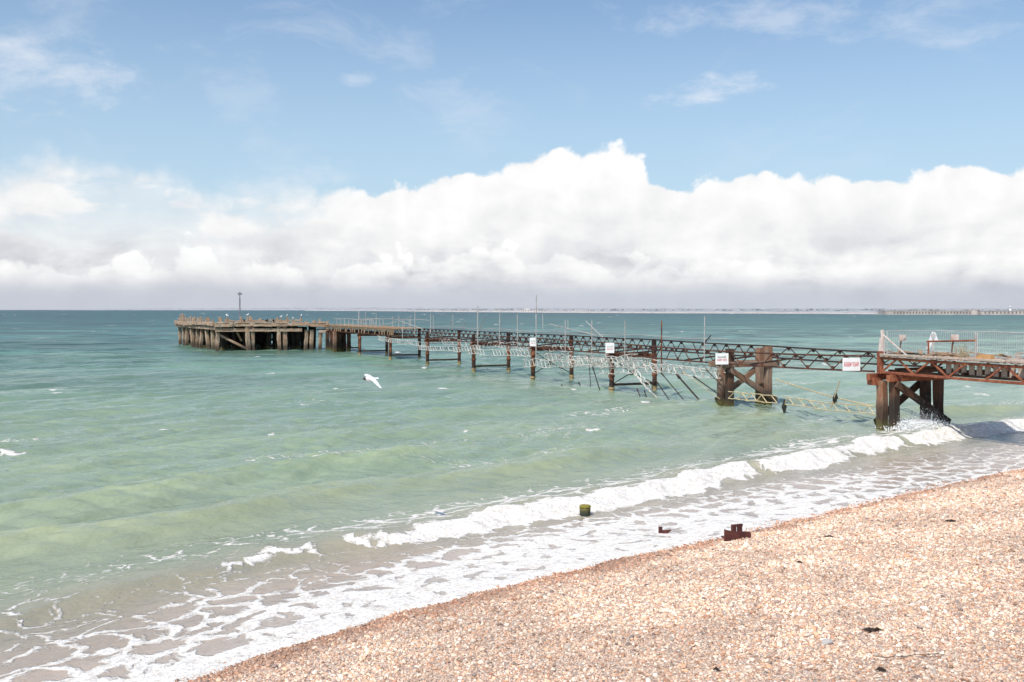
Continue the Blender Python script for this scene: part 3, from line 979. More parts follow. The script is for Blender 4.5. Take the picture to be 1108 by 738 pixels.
# --- trusses, bay by bay
zn = {0: (2.93, 3.68), 13: (2.72, 3.46), 26: (2.80, 3.58), 39: (2.84, 3.60), 52: (2.86, 3.62), 65: (2.88, 3.62), 78: (2.9, 3.62), 91: (2.9, 3.62), 104: (2.9, 3.62)}
zf = {0: (3.10, 3.72), 13: (3.04, 3.74), 26: (3.06, 3.78), 39: (3.06, 3.78), 52: (3.04, 3.76), 65: (3.02, 3.74), 78: (3.0, 3.72), 91: (3.0, 3.7), 104: (3.0, 3.7)}
zn[117] = zn[104]; zf[117] = zf[104]
for s in range(0, 117, 13):
    a, b_ = zn[s], zn[s + 13]
    truss(s + (0.05 if s else 0.5), s + 12.95, 0.0, a[0], a[1], b_[0], b_[1], M_TRUSS, period=1.9 if s == 0 else 1.3)
    a, b_ = zf[s], zf[s + 13]
    truss(s + 0.05, s + 12.95, WT, a[0], a[1], b_[0], b_[1], M_RUSTD, period=2.2 if s == 0 else 1.3)
    k0 = 4 if s == 0 else 0
    for q in np.arange(1.3 + k0, 13, 2.6):
        if random.random() < (0.6 if s < 70 else 0): continue
        f = q / 13
        z0 = zn[s][0] + (zn[s + 13][0] - zn[s][0]) * f; z1 = zf[s][0] + (zf[s + 13][0] - zf[s][0]) * f
        mb = MB(); mb.beam(P(s + q, 0.08, z0 - 0.02), P(s + q + random.uniform(-.2, .2), WT - 0.08, z1 - 0.02), 0.07, 0.10)
        mb.build("cross_member", M_RUSTD, pier)
# landward span: trusses, boards and deck
for s in (-13, -26, -39):
    truss(s + 0.05, s + 12.95, -0.05, 2.93, 3.62, 2.93, 3.62, M_RUSTO, period=2.05, ch=0.12, dg=0.085, gus=False)
    truss(s + 0.05, s + 12.95, WT + 0.05, 2.93, 3.62, 2.93, 3.62, M_RUST, period=2.05, ch=0.12, dg=0.085, gus=False)
    mb = MB()
    for q in np.arange(0.1, 12.95, 0.42):
        z0 = 3.03 + random.uniform(-.02, .03)
        if s == -13 and q > 9.6: continue
        mb.beam(P(s + q, 0.42 + random.uniform(-.02, .02), z0), P(s + q, 0.42, 3.56), 0.06, 0.27 if random.random() < .8 else 0.2, up=DV)
    mb.build("side_boards", M_PLANK, pier)
    mb = MB()
    mb.beam(P(s, 0.40, 3.0), P(s + 12.9, 0.40, 3.0), 0.16, 0.10)
    for q in np.arange(0.6, 12.9, 1.3):
        mb.beam(P(s + q, 0.2, 3.08), P(s + q, WT - 0.1, 3.08), 0.14, 0.14)
    mb.build("joists", M_WOODD, pier)
    mb = MB()
    for q in np.arange(0.05, 12.95, 0.17):
        if random.random() < 0.03: continue
        mb.beam(P(s + q, -0.22 + random.uniform(-.04, .03), 3.715), P(s + q, WT + 0.2, 3.715 + random.uniform(-.01, .01)), 0.15, 0.05)
    mb.build("deck", M_PLANK, pier)
    mb = MB()
    mb.beam(P(s + 0.02, -0.20, 3.80), P(s + 12.9, -0.20, 3.80), 0.10, 0.10, jit=0.008)
    mb.build("kerb_timber", M_PLANK, pier)
    mb = MB()
    for q in np.arange(0.2, 12.9 if s < -13 else 8.3, 0.5):
        mb.beam(P(s + q, WT + 0.16, 3.74), P(s + q, WT + 0.16, 3.98 + random.uniform(-.03, .02)), 0.30, 0.05, up=NV)
    mb.beam(P(s + 0.1, WT + 0.19, 4.0), P(s + (12.9 if s < -13 else 8.3), WT + 0.19, 4.0), 0.06, 0.06)
    mb.build("toe_boards", M_PLANK, pier)
# rubble of planks at the broken deck end
mb = MB()
for k in range(16):
    s = -random.uniform(0.2, 5.5)
    a = P(s, random.uniform(0.3, 2.6), 3.79 + random.uniform(0, 0.1)); b_ = a + DV * random.uniform(-1.6, 1.6) + NV * random.uniform(-1, 1) + UP * random.uniform(-0.0, 0.16)
    mb.beam(a, b_, 0.16, 0.045)
mb.build("loose_planking", M_DECKT, pier)
mb = MB()
for (a, b_) in [(P(0.05, -0.05, 2.85), P(0.05, -0.05, 3.95)), (P(-0.1, WT, 2.85), P(-0.1, WT, 3.9))]:
    mb = MB(); mb.beam(a, b_, 0.28, 0.22, up=NV)
    mb.build("end_post", M_RUSTO, pier)
# split pale post at the broken end
mb = MB()
mb.beam(P(0.1, 0.2, 3.7), P(0.15, 0.2, 5.0), 0.12, 0.14, up=NV, jit=0.01)
mb.beam(P(0.1, 0.2, 4.75), P(-0.75, 0.9, 3.75), 0.07, 0.07, jit=0.006)
mb.beam(P(0.25, 0.1, 3.7), P(0.2, 0.15, 4.6), 0.16, 0.05, up=NV)
mb.build("gate_post", M_PANEL, pier)

# --- decked bays near the head
for (s0, s1) in [(76, 91), (91, 104), (104, 110)]:
    mb = MB()
    for q in np.arange(s0, s1, 0.2):
        if s0 == 76 and random.random() < 0.12: continue
        mb.beam(P(q, -0.25 + random.uniform(-.12, .05), 3.72 + random.uniform(-.03, .03)), P(q, WT + 0.25, 3.76), 0.17, 0.06)
    mb.build("deck", M_DECKT, pier)
    mb = MB()
    mb.beam(P(s0, -0.16, 3.56), P(s1, -0.16, 3.56), 0.07, 0.20, jit=0.01)
    for q in np.arange(s0, s1, 0.55):
        if random.random() < 0.45:
            mb.beam(P(q, -0.14, 3.55), P(q + random.uniform(-.3, .3), -0.14, 2.95), 0.05, random.uniform(.12, .3), up=DV)
    mb.build("fascia_boards", M_DECKT, pier)

# --- handrail line above the far truss
mb = MB()
pts = [P(s, WT + 0.1, 4.02 + 0.05 * math.sin(s * 0.5) + 0.03 * math.sin(s * 1.7)) for s in np.arange(17, 75, 1.5)]
mb.path(pts, 0.028, 6); mb.build("handrail", M_PIPE, pier)
mb = MB()
pts = [P(s, WT + 0.1, 4.75 + 0.03 * math.sin(s)) for s in np.arange(74, 101, 1.5)]
mb.path(pts, 0.04, 6); mb.build("handrail", M_PIPE, pier)
mb = MB()
pts = [P(s, -0.15, 4.7 + 0.04 * math.sin(s * .8)) for s in np.arange(84, 104, 1.5)]
mb.path(pts, 0.045, 6); mb.build("handrail", M_PIPE, pier)
for s in np.arange(79, 104, 2.1):
    mb = MB(); mb.tube(P(s, -0.15 if s > 84 else WT + .1, 3.7), P(s + random.uniform(-.1, .1), -0.15 if s > 84 else WT + .1, 4.78), 0.045, 6); mb.build("railing_post", M_PIPE, pier)
for s in np.arange(92, 104, 1.5):
    mb = MB(); mb.tube(P(s, WT + .1, 3.7), P(s + random.uniform(-.1, .1), WT + .1, 4.78), 0.05, 6); mb.build("railing_post", M_PIPE, pier)


def s_of_u(u, w):
    k = (u - 554) / F
    # X = k*Y on the line w
    return (18.2 + 0.907 * w - k * (49 + 0.421 * w)) / (k * DY - DX)


def zat(v, s, w):
    return HC - (v - 335) / F * (49 + DY * s + 0.421 * w)


# --- upright scaffold standards (pixel column, top, foot, which side)
for (u, v0, v1, w, r) in [(388.5, 336, 357, -.12, .07), (395.5, 338, 352, WT + .15, .04), (407, 339, 353, WT + .15, .045), (425, 342, 354, WT + .15, .04), (431.6, 341, 355, WT + .15, .04),
                          (444.5, 341, 356, WT + .15, .035), (449, 338, 363, -.15, .045), (466, 340, 361, -.15, .04), (469, 341, 357, WT + .15, .035), (490, 341, 358, WT + .15, .03), (435.5, 346, 368, -.15, .04),
                          (517, 331, 385, -.2, .05), (540.5, 339, 377, -.15, .036), (560, 340, 376, -.15, .034), (580, 319, 388, -.25, .042), (611.6, 346, 381, -.15, .034), (614.6, 346, 364, WT + .15, .03),
                          (640.4, 346, 388, -.15, .034), (676, 347, 388, -.15, .032), (715.5, 347, 405, -.2, .045), (762, 342, 392, -.15, .036), (587.5, 340, 356, WT + .15, .03)]:
    s = s_of_u(u, w)
    mb = MB(); mb.tube(P(s, w, zat(v1, s, w)), P(s + random.uniform(-.06, .06), w, zat(v0, s, w)), r, 7)
    if r > .033:
        zc = 3.75 if w > 1 else 3.6
        mb.tube(P(s, w, zc - .07), P(s, w, zc + .07), r * 1.7, 7)
    mb.build("scaffold_standard", M_PIPE if u != 715.5 else M_RUST, pier)

# --- timber pier head
HL = Vector((-42.6, 144.3, 0)); HF = Vector((0.97, 0.243, 0)).normalized(); HB = Vector((-0.49, 0.872, 0)).normalized()
WF, DB = 16.0, 28.5


def H(a, b_, z):
    return HL + HF * a + HB * b_ + UP * z


def hpile(a, b_, z1, r=0.30, m=M_WOODH):
    mb = MB()
    r *= random.uniform(.62, .95)
    mb.beam(H(a + random.uniform(-.35, .35), b_ + random.uniform(-.3, .3), -2), H(a + random.uniform(-.12, .12), b_ + random.uniform(-.1, .1), z1), 2 * r, 2 * r, up=HB, jit=0.045)
    mb.build("head_pile", m, pier)


for k in range(9):                       # left flank
    hpile(0, k * DB / 8, 3.45, 0.33)
for a in (4.0, 4.9, 8.5, 9.4, 12.6, 13.4, 14.6):   # front face
    hpile(a, 0.0 if a not in (4.0, 8.5) else -0.3, 3.55 if a < 12 else 3.0, 0.33)
for a in (1.4, 3.2, 4.6, 6.3, 7.9, 9.0, 10.0, 10.8, 11.6, 12.3, 13.0, 13.9, 15.2):   # inner piles, shade painted into their dark timber
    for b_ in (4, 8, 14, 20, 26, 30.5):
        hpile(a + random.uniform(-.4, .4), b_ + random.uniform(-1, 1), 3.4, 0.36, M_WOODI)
for k in range(1, 8):
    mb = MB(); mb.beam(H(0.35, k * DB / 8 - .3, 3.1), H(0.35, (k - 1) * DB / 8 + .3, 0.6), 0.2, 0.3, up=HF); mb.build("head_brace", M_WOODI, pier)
mb = MB(); mb.beam(H(0.2, 0.25, 2.35), H(4.3, 0.25, 0.15), 0.22, 0.34, up=UP); mb.build("head_brace", M_WOODH, pier)
mb = MB(); mb.beam(H(2.9, 1.2, 2.7), H(3.6, 1.2, 1.4), 0.2, 0.3, up=UP); mb.build("head_brace", M_WOODH, pier)
for b_ in (6, 15, 24):
    for a0 in (1, 5, 9):
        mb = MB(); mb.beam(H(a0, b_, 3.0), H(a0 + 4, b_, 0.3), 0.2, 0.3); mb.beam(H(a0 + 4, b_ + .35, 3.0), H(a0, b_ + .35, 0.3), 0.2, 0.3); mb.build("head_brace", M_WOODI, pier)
# walings and deck
mb = MB()
mb.beam(H(-0.5, -0.38, 3.05), H(11.8, -0.38, 3.0), 0.26, 0.5, jit=0.03)
mb.build("waling", M_WOODH, pier)
mb = MB()
mb.beam(H(-0.42, -0.3, 3.28), H(-0.42, DB + .4, 3.28), 0.3, 0.42, jit=0.03)
mb.build("waling", M_WOODH, pier)
for k in range(6):                        # ragged edge beams in short lengths
    a0, a1 = -0.7 + k * 2.72, -0.7 + (k + 1) * 2.72 - random.uniform(.02, .35)
    mb = MB(); zz = 3.80 + random.uniform(-.07, .07)
    mb.beam(H(a0, -0.62 + random.uniform(-.06, .06), zz), H(a1, -0.62, zz + random.uniform(-.08, .08)), 0.34, random.uniform(.42, .64), jit=0.04)
    if k not in (4,):
        mb.beam(H(a0 + random.uniform(0, .5), -0.75, 4.1 + random.uniform(-.05, .05)), H(a1 - random.uniform(0, .7), -0.72, 4.08), 0.25, 0.20, jit=0.035)
    mb.build("edge_beam", M_WOODH, pier)
for k in range(8):
    b0, b1 = -0.4 + k * 3.62, -0.4 + (k + 1) * 3.62 - random.uniform(.02, .4)
    mb = MB(); zz = 3.84 + random.uniform(-.08, .08)
    mb.beam(H(-0.72, b0, zz), H(-0.72 + random.uniform(-.1, .1), b1, zz + random.uniform(-.1, .1)), 0.34, random.uniform(.4, .62), jit=0.04)
    mb.build("edge_beam", M_WOODH, pier)
mb = MB()
for q in np.arange(-0.3, DB, 0.32):
    mb.beam(H(-0.5, q, 3.62 + random.uniform(-.02, .03)), H(WF, q, 3.62), 0.27, 0.09)
mb.build("head_deck", M_WOODH, pier)
stub = []
for a in np.arange(0.2, WF, 0.95):
    stub.append((a + random.uniform(-.2, .2), -0.4, random.uniform(4.3, 5.0)))
for b_ in np.arange(2, DB, 1.9):
    stub.append((-0.4, b_ + random.uniform(-.3, .3), random.uniform(4.55, 5.0)))
for (a, b_) in [(3, 12), (5, 16), (7, 10), (9, 18), (10.5, 8), (12, 13), (2, 22), (6, 26), (11, 25)]:
    stub.append((a, b_, random.uniform(4.5, 5.0)))
stub.append((0.2, 26.6, 5.4)); stub.append((0.1, 27.6, 5.2))
for (a, b_, z) in stub:
    mb = MB(); mb.beam(H(a, b_, 3.6), H(a + random.uniform(-.06, .06), b_, z), random.uniform(.16, .36), random.uniform(.16, .34), up=HB, jit=0.03)
    mb.build("deck_post", M_WOODH, pier)
for k in range(7):
    mb = MB(); a = 1 + k * 1.6
    mb.beam(H(a, 0.5, 4.35 + random.uniform(-.1, .1)), H(a + 1.5, 0.5, 4.35 + random.uniform(-.1, .1)), 0.1, 0.26, jit=0.01); mb.build("head_rail", M_WOODH, pier)
# fill between the head and the walkway
mb = MB(); mb.beam(H(WF - 1.9, -0.9, 2.75), H(WF - 0.2, -0.9, 2.75), 0.7, 0.4, jit=.02); mb.build("pile_cap", M_PLANK, pier)
for a in (WF + 0.9, WF + 1.7, WF + 2.5, WF + 3.0):
    hpile(a, 3.0 + random.uniform(-.5, .5), 3.0, 0.28, M_WOODI)
for k, (s, w) in enumerate([(103, -.2), (103.6, .6), (104.2, 1.2), (103.2, 1.9), (105, .4), (106.4, .2), (108, .0), (106, 2), (108, 1.5)]):
    mb = MB(); mb.beam(P(s, w, -2), P(s, w, 2.9), 0.5, 0.5, up=DV, jit=0.03); mb.build("head_pile", M_WOOD if k == 0 else M_WOODD, pier)

# ------------------------------------------------------------------ light mast on the pier head
mp = H(6.6, 12, 3.66)
mast = empty("light_mast", mp)
tag(mast, 'thin tall beacon mast with a small flat lamp box on the pier head', 'light mast')
vt = 318.0; ztop = HC - (vt - 335) / F * mp.y
k_u = (259.5 - 554) / F * mp.y - mp.x
mb = MB(); mb.tube(mp, mp + UP * (ztop - mp.z), 0.07, 8); mb.tube(mp + UP * 2.0, mp + UP * 4.2, 0.11, 8); mb.build("pole", make_plain("mast_grey", (0.22, 0.22, 0.25), .6), mast)
mb = MB(); mb.box(mp + UP * (ztop - mp.z), 0.62, 0.3, 0.26); mb.tube(mp + UP * (ztop - mp.z + .1), mp + UP * (ztop - mp.z + .32), .07, 8); mb.build("lamp", make_plain("lamp_grey", (0.16, 0.17, 0.19), .5), mast)
mb = MB(); mb.box(mp + UP * 0.1, 0.4, 0.4, 0.2); mb.build("base", M_RUSTD, mast)
mast.location = mp + Vector((k_u, 0, 0))

# ------------------------------------------------------------------ fallen lattice beams hanging along the pier
def lattice(p, q, h, m, label, r=0.030, per=0.72, droop=0.0, name="lattice_beam", up=UP, skew=0.0):
    p, q = Vector(p), Vector(q)
    e = empty(name, p)
    L = (q - p).length
    n = max(3, int(L / (per / 2)))
    kinks = [random.gauss(0, .05 if m is M_LATT else .015) for _ in range(14)]
    kk = lambda f: kinks[int(f * 12)] * (1 - (f * 12) % 1) + kinks[int(f * 12) + 1] * ((f * 12) % 1)
    line = lambda f, hh: p.lerp(q, f) + up * (hh - droop * math.sin(math.pi * min(1, max(0, f))) + kk(min(.999, max(0, f))))
    mb = MB()
    mb.path([line(k / 12, 0) for k in range(13)], r, 6)
    mb.build("chord", m, e)
    mb = MB()
    h *= random.uniform(.8, 1.1)
    mb.path([line(k / 12, h) for k in range(13)], r, 6)
    mb.build("chord", m, e)
    mb = MB()
    for k in range(n):
        a, b_ = (0, h) if k % 2 == 0 else (h, 0)
        if random.random() < 0.16: continue
        jx = (random.uniform(-.25, .25)) / n
        mb.tube(line(k / n, a), line((k + 1) / n + jx, b_ * random.uniform(.8, 1.05)), r * 0.9, 5)
    mb.build("lacing", m, e)
    tag(e, label, 'lattice beam', 'fallen lattice beams hanging along the pier')
    return e


def near(u, v, w=-0.45):
    s = s_of_u(u, w)
    return P(s, w, zat(v, s, w))


lat = [((409, 368), (462, 375), .55, M_LATT, 'grey lattice beam under the decked bays nearest the pier head', -.3),
       ((452, 378), (520, 379), .5, M_LATT, 'chalky lattice beam between the fourth and fifth piles from the head', -.5),
       ((462, 371), (556, 377), .5, M_LATT, 'long chalky lattice beam just below the truss by the tallest thin pole', .9),
       ((505, 382), (575, 385), .5, M_LATT, 'white lattice beam ending at the pile under the farthest white sign', -.5),
       ((556, 376), (620, 382), .5, M_LATT, 'upper pale lattice beam in the bay beyond the farthest white sign', 1.5),
       ((566, 396), (664, 396), .6, M_LATT, 'lowest white lattice beam between the two far white signs', -.55),
       ((590, 390), (702, 399), .6, M_LATT, 'tangled white lattice beam crossing the pile under the second farthest sign', .2),
       ((632, 386), (722, 400), .55, M_LATT, 'pale lattice beam sagging below the truss beside the rusty cross beam', 1.2),
       ((648, 404), (716, 401), .45, M_LATT, 'short bright lattice beam beside the sign pile nearest the slanting rods', -.5),
       ((705, 402), (780, 410), .52, M_LATT, 'white lattice beam leading up to the timber trestle in deep water', -.3)]
lat += [((588, 384), (648, 392), .5, M_LATT, 'pale lattice beam crossing the rods in the bay left of the second farthest sign', .7),
        ((612, 396), (690, 391), .5, M_LATT, 'pale lattice beam tilted up towards the rusty cross beam', -.8),
        ((664, 390), (742, 405), .5, M_LATT, 'bright lattice beam dropping from the rusty cross beam past the rusty upright', .6),
        ((556, 382), (600, 392), .5, M_LATT, 'short lattice beam slumped against the pile under the farthest sign', .4),
        ((735, 398), (786, 404), .4, M_LATT, 'small lattice beam jammed under the sign on the timber trestle', .2),
        ((684, 401), (704, 424), .45, M_LATT, 'broken lattice beam hanging down beside the rusty steel pile', -.7)]
for (a, b_, h, m, lab, w) in lat:
    lattice(near(*a, w), near(*b_, w), h, m, lab, droop=random.uniform(0, .12))
lattice(near(788, 431, -.55), near(840, 436.5, -.55), .5, M_YEL, 'short yellowed lattice beam fixed across the timber trestle', r=.03, per=.8, name="lattice_beam")
lattice(near(848, 437, -.3), near(946, 448, -.3), .42, M_YEL, 'long yellowed lattice beam slanting down to the nearest trestle', r=.026, per=.8, droop=.05)
mb = MB(); pts = []
a, b_ = near(840, 410.5, .1), near(947, 440, -.2)
for k in range(15):
    f = k / 14; p = a.lerp(b_, f); p.z -= 0.10 * math.sin(math.pi * f); pts.append(p)
mb.path(pts, 0.032, 6)
o = solo(mb, "rope", M_ROPE, a); tag(o, 'tan rope stretched between the two timber trestles above the yellow lattice', 'rope')
# weed bundle and float hung at the lattice
for (u, v0, v1, lab) in [(848.5, 433, 449, 'dark weed hanging into the water from the end of the yellow lattice'), (904, 426, 438, 'black weed clump caught on the stick above the yellow lattice')]:
    mb = MB()
    for k in range(9):
        a = near(u + random.uniform(-1, 1), v0 + random.uniform(-1, 2), -.3); b_ = near(u + random.uniform(-1.2, 1.2), v1 - random.uniform(0, 5), -.3)
        mb.path([a, a.lerp(b_, .5) + Vector((random.uniform(-.1, .1), 0, 0)), b_], [.025, .045, .012], 6)
    o = solo(mb, "weed_clump", M_BLACK, near(u, v1, -.3)); tag(o, lab, 'seaweed')
mb = MB(); mb.tube(near(909, 411, -.35), near(899, 441, -.35), .022, 6, .03)
o = solo(mb, "stick", M_ROPE, near(899, 441, -.35)); tag(o, 'thin stick standing crooked through the long yellow lattice beam', 'stick')

# loose rods leaning into the sea
rods = [((686, 403), (713, 433), M_LATT, .05, 'pale pole slanting past the rusty cross beam into the sea'), ((715, 403), (740, 433), M_ROD, .035, 'dark rod slanting into the water right of the rusty upright'),
        ((732, 405), (759, 435.5), M_ROD, .06, 'thickest black rod slanting into the sea before the timber trestle'), ((750, 407), (778, 427), M_ROD, .04, 'rusty rod slanting down behind the timber trestle pile'),
        ((689, 420), (694, 432.5), M_ROD, .035, 'short black rod poking from the water left of the cross beam weed'), ((697, 422), (700.5, 432.5), M_ROD, .035, 'second short black rod poking from the water below the cross beam'),
        ((710, 412), (725, 434), M_ROD, .035, 'dark rod just right of the rusty steel pile'), ((604, 385), (608, 405), M_PIPE, .03, 'thin pale rod hanging in the bay with the cross rods'),
        ((641, 396), (650, 425.5), M_ROD, .04, 'long black rod standing in the water left of the second farthest sign pile'), ((637, 384), (639.5, 426), M_ROD, .03, 'thin dark rod upright in the sea beside a longer slanting one'),
        ((607, 416), (612, 421.5), M_ROD, .035, 'stub of black rod sticking from open water'), ((626, 413), (629, 420), M_ROD, .04, 'bent black stub beside the pile of the crossed rods'),
        ((764, 400), (781, 417), M_ROD, .03, 'thin dark rod meeting the timber trestle from the left'), ((738, 402), (779, 432), M_ROPE, .018, 'pale rod fallen down to the foot of the timber trestle')]
for (a, b_, m, r, lab) in rods:
    p, q = near(*a, -.5), near(*b_, -.3)
    if q.z < 0.3: q = q + (q - p).normalized() * 1.0
    mb = MB(); mb.tube(p, q, r, 7, r * .9); mb.tube(p.lerp(q, .04), p.lerp(q, .1), r * 1.5, 7)
    o = solo(mb, "fallen_rod", m, q); tag(o, lab, 'rod', 'loose rods slanting into the sea')
slant = [((634, 347.5), (656, 369), WT, 'bright pole leaning left above the truss next to the second farthest sign'), ((594.5, 350.5), (645, 363), WT, 'long pole lying almost flat across the far handrail'),
         ((526, 341.5), (519, 356), WT, 'pole leaning right beside the tall pole on the truss'), ((489, 347), (486, 357), WT, 'short tilted pole stub on the middle of the walkway'), ((503, 347.5), (500, 357), WT, 'small tilted pole next to the tall standing pole'),
         ((404, 355), (432, 347), -.15, 'fallen rail rising to a peak over the decked bay'), ((432, 347), (457, 356), -.15, 'fallen rail falling away from the peak over the decked bay'), ((769, 363), (763, 370), WT, 'short dark stick tied to the handrail near the timber trestle')]
for (a, b_, w, lab) in slant:
    mb = MB(); p, q = near(*a, w), near(*b_, w)
    mb.tube(p, q, .036, 7)
    mb.tube(p.lerp(q, .8), p.lerp(q, .88), .06, 7)
    o = solo(mb, "loose_pole", M_PIPE if 'dark' not in lab else M_RUSTD, q); tag(o, lab, 'pole', 'loose poles lying on the pier')


# ------------------------------------------------------------------ signs
def text_mesh(body, size, bold=0.0, extr=0.003):
    cu = bpy.data.curves.new("txt", 'FONT')
    cu.body = body; cu.size = size; cu.align_x = 'CENTER'; cu.align_y = 'CENTER'; cu.extrude = extr; cu.offset = bold
    o = bpy.data.objects.new("txt", cu)
    COL.objects.link(o)
    bpy.context.view_layer.update()
    me = bpy.data.meshes.new_from_object(o.evaluated_get(bpy.context.evaluated_depsgraph_get()))
    bpy.data.objects.remove(o); bpy.data.curves.remove(cu)
    return me


def sign(u0, v0, u1, v1, w, lines, label, yaw):
    um, vm = (u0 + u1) / 2, (v0 + v1) / 2
    c = near(um, vm, w)
    Yc = c.y
    wd = (u1 - u0) * Yc / F / math.cos(yaw); ht = (v1 - v0) * Yc / F
    e = empty("warning_sign", c)
    e.rotation_euler = (R(90) + R(random.uniform(-1.5, 1.5)), R(random.uniform(-1.2, 1.2)), yaw)
    tag(e, label, 'sign', 'white warning signs along the pier')
    mb = MB(); mb.box((0, 0, 0), wd, ht, 0.02)
    b_ = mb.build("board", M_WHITE); b_.parent = e
    mb = MB()
    for y in (-ht * .3, ht * .3):
        mb.beam((-wd * .45, y, -.04), (wd * .45, y, -.04), .05, .05)
    f = mb.build("batten", M_RUSTD); f.parent = e
    for (txt, sz, fy, m, bold, fw) in lines:
        me = text_mesh(txt, sz, bold)
        xs = [v.co.x for v in me.vertices]; k = fw * wd / (max(xs) - min(xs))
        me.transform(Matrix.Diagonal((k, 1, 1, 1)))
        me.transform(Matrix.Translation((0, fy * ht, 0.0135)))
        me.materials.append(m)
        o = bpy.data.objects.new("lettering", me); COL.objects.link(o); o.parent = e
    return e


sign(911.3, 387.2, 931, 401.2, -.6, [("DANGEROUS STRUCTURE", .09, .12, M_RED, 0, .84), ("KEEP OFF", .19, -.07, M_RED, .004, .84)], 'white warning sign with red KEEP OFF nearest the beach', R(6))
sign(774, 382.2, 788.2, 394.3, -.75, [("DANGER", .17, .14, M_GREY, .002, .66), ("KEEP OFF", .17, -.12, M_RED, .002, .74)], 'white sign with grey and red words above the timber trestle pile', R(4))
sign(655, 370.8, 664.6, 382, -.5, [("DANGER", .13, .1, M_GREY, 0, .66), ("KEEP OFF", .14, -.14, M_RED, .0, .7)], 'white sign on the steel pile beside the bright leaning pole', R(4))
sign(573.2, 365.4, 580.3, 374.6, -.5, [("DANGER", .12, .1, M_GREY, 0, .66), ("KEEP OFF", .12, -.14, M_RED, .0, .7)], 'small white sign on the pile farthest from the beach', R(4))

# ------------------------------------------------------------------ fence panels and clutter on the landward deck
def fence(p0, p1, label):
    p0, p1 = Vector(p0), Vector(p1)
    e = empty("fence_panel", (p0 + p1) / 2)
    tag(e, label, 'fence panel', 'galvanised fence panels on the pier deck')
    L = (p1 - p0).length
    h = UP * 1.19
    lo = UP * .13
    mb = MB()
    for p in (p0, p1):
        mb.tube(p, p + h, .024, 6)
    mb.tube(p0 + h, p1 + h, .024, 6); mb.tube(p0 + lo, p1 + lo, .024, 6)
    mb.build("frame", M_FENCE, e)
    mb = MB()
    n = int(L / .115)
    for k in range(1, n):
        q = p0.lerp(p1, k / n)
        mb.tube(q + lo, q + h, .0075, 5)
    mb.build("bars", M_FENCE, e)
    d = (p1 - p0).normalized(); sd_ = d.cross(UP)
    for f in (.08, .92):
        q = p0.lerp(p1, f)
        mb = MB(); mb.beam(q - sd_ * .25 + UP * .02, q + sd_ * .25 + UP * .02, .05, .03); mb.build("foot", M_FENCE, e)
    return e


WF_ = WT - .1
fence(P(0.0, .35, 3.75), P(-.1, WF_, 3.75), 'fence panel closing off the broken end of the deck beside the split pale post')
fence(P(-.2, WF_, 3.75), P(-2.7, WF_, 3.75), 'fence panel behind the leaning white board and the rusty rail')
fence(P(-2.8, WF_, 3.75), P(-5.4, WF_, 3.75), 'fence panel right of the orange planks, at the right edge of the picture')
fence(P(-5.5, WF_, 3.75), P(-8.1, WF_, 3.75), 'fence panel farthest along the deck towards the land')
# leaning white board
mb = MB()
a = near(1004, 378, 1.4); b_ = near(1011, 360.5, 1.4)
for (p, q, wd) in [(a, a.lerp(b_, .55), .20), (a.lerp(b_, .5), b_, .30)]:
    mb.beam(p, q, .03, wd, up=DV)
mb.beam(near(1009, 361, 1.4), near(1012.5, 370, 1.4), .03, .3, up=DV)
o = solo(mb, "leaning_board", M_WHITE, a); tag(o, 'torn white board leaning against the fence above the deck', 'board')
# rusty rail barrier
e = empty("barrier_rail", near(1030, 385, 1.0)); tag(e, 'rusty horizontal rail on two posts in front of the fence', 'barrier')
mb = MB(); mb.tube(near(1003, 369.5, 1.0), near(1056, 368.5, 1.0), .045, 7); mb.build("rail", M_RUSTO, e)
for u in (1004.5, 1055.5):
    mb = MB(); mb.tube(near(u, 387 if u < 1030 else 390, 1.0), near(u, 362 if u > 1030 else 369, 1.0), .045, 7); mb.build("post", M_PIPE if u > 1030 else M_RUSTO, e)
# notice on a rusty post, second notice
for (u, v0, v1, vb, w, lab) in [(976.5, 362.5, 368.5, 384, 1.6, 'small pale notice on a rusty post near the broken deck end'), (1033, 362.5, 368, 387, 2.2, 'small pinkish notice behind the rusty rail')]:
    c = near(u, (v0 + v1) / 2, w); e = empty("notice_post", near(u, vb, w)); tag(e, lab, 'notice')
    mb = MB(); mb.box(c, .36, .03, .30); mb.build("board", M_PANEL, e)
    mb = MB(); mb.path([near(u - 3, vb, w) + Vector((0, .05, 0)), near(u - 2.2, v1 + 6, w) + Vector((0, .05, 0)), c + Vector((0, .05, 0))], .035, 6); mb.build("post", M_RUST, e)
# orange planks, pale plank and dry weeds on the deck
mb = MB()
for k in range(4):
    mb.beam(near(1058, 388 - k * 1.1, .8 + .3 * k), near(1074, 388.5 - k * 1.1, .8 + .3 * k), .25, .1)
o = solo(mb, "plank_stack", make_plain("orange_plank", (.55, .30, .12), .8, 0, .3), near(1066, 389, 1)); tag(o, 'stack of orange planks lying on the deck before the fence', 'planks')
mb = MB()
mb.beam(near(1009, 382, 1.4), near(1031, 383, 1.4), .3, .07)
for k in range(6):
    mb.beam(near(1010 + k * 4, 385.5, 1.4), near(1010 + k * 4, 382.5, 1.4), .1, .1)
o = solo(mb, "pallet", M_PLANK, near(1020, 385, 1.4)); tag(o, 'pale wooden pallet lying on the deck under the rusty rail', 'pallet')
mb = MB()
for k in range(60):
    u = random.gauss(1041, 5); b0 = near(u, 387, .7 + random.random()); l = random.uniform(.2, .75)
    mb.path([b0, b0 + Vector((random.uniform(-.1, .1), random.uniform(-.1, .1), l * .6)), b0 + Vector((random.uniform(-.3, .3), random.uniform(-.2, .2), l))], [.008, .007, .003], 4)
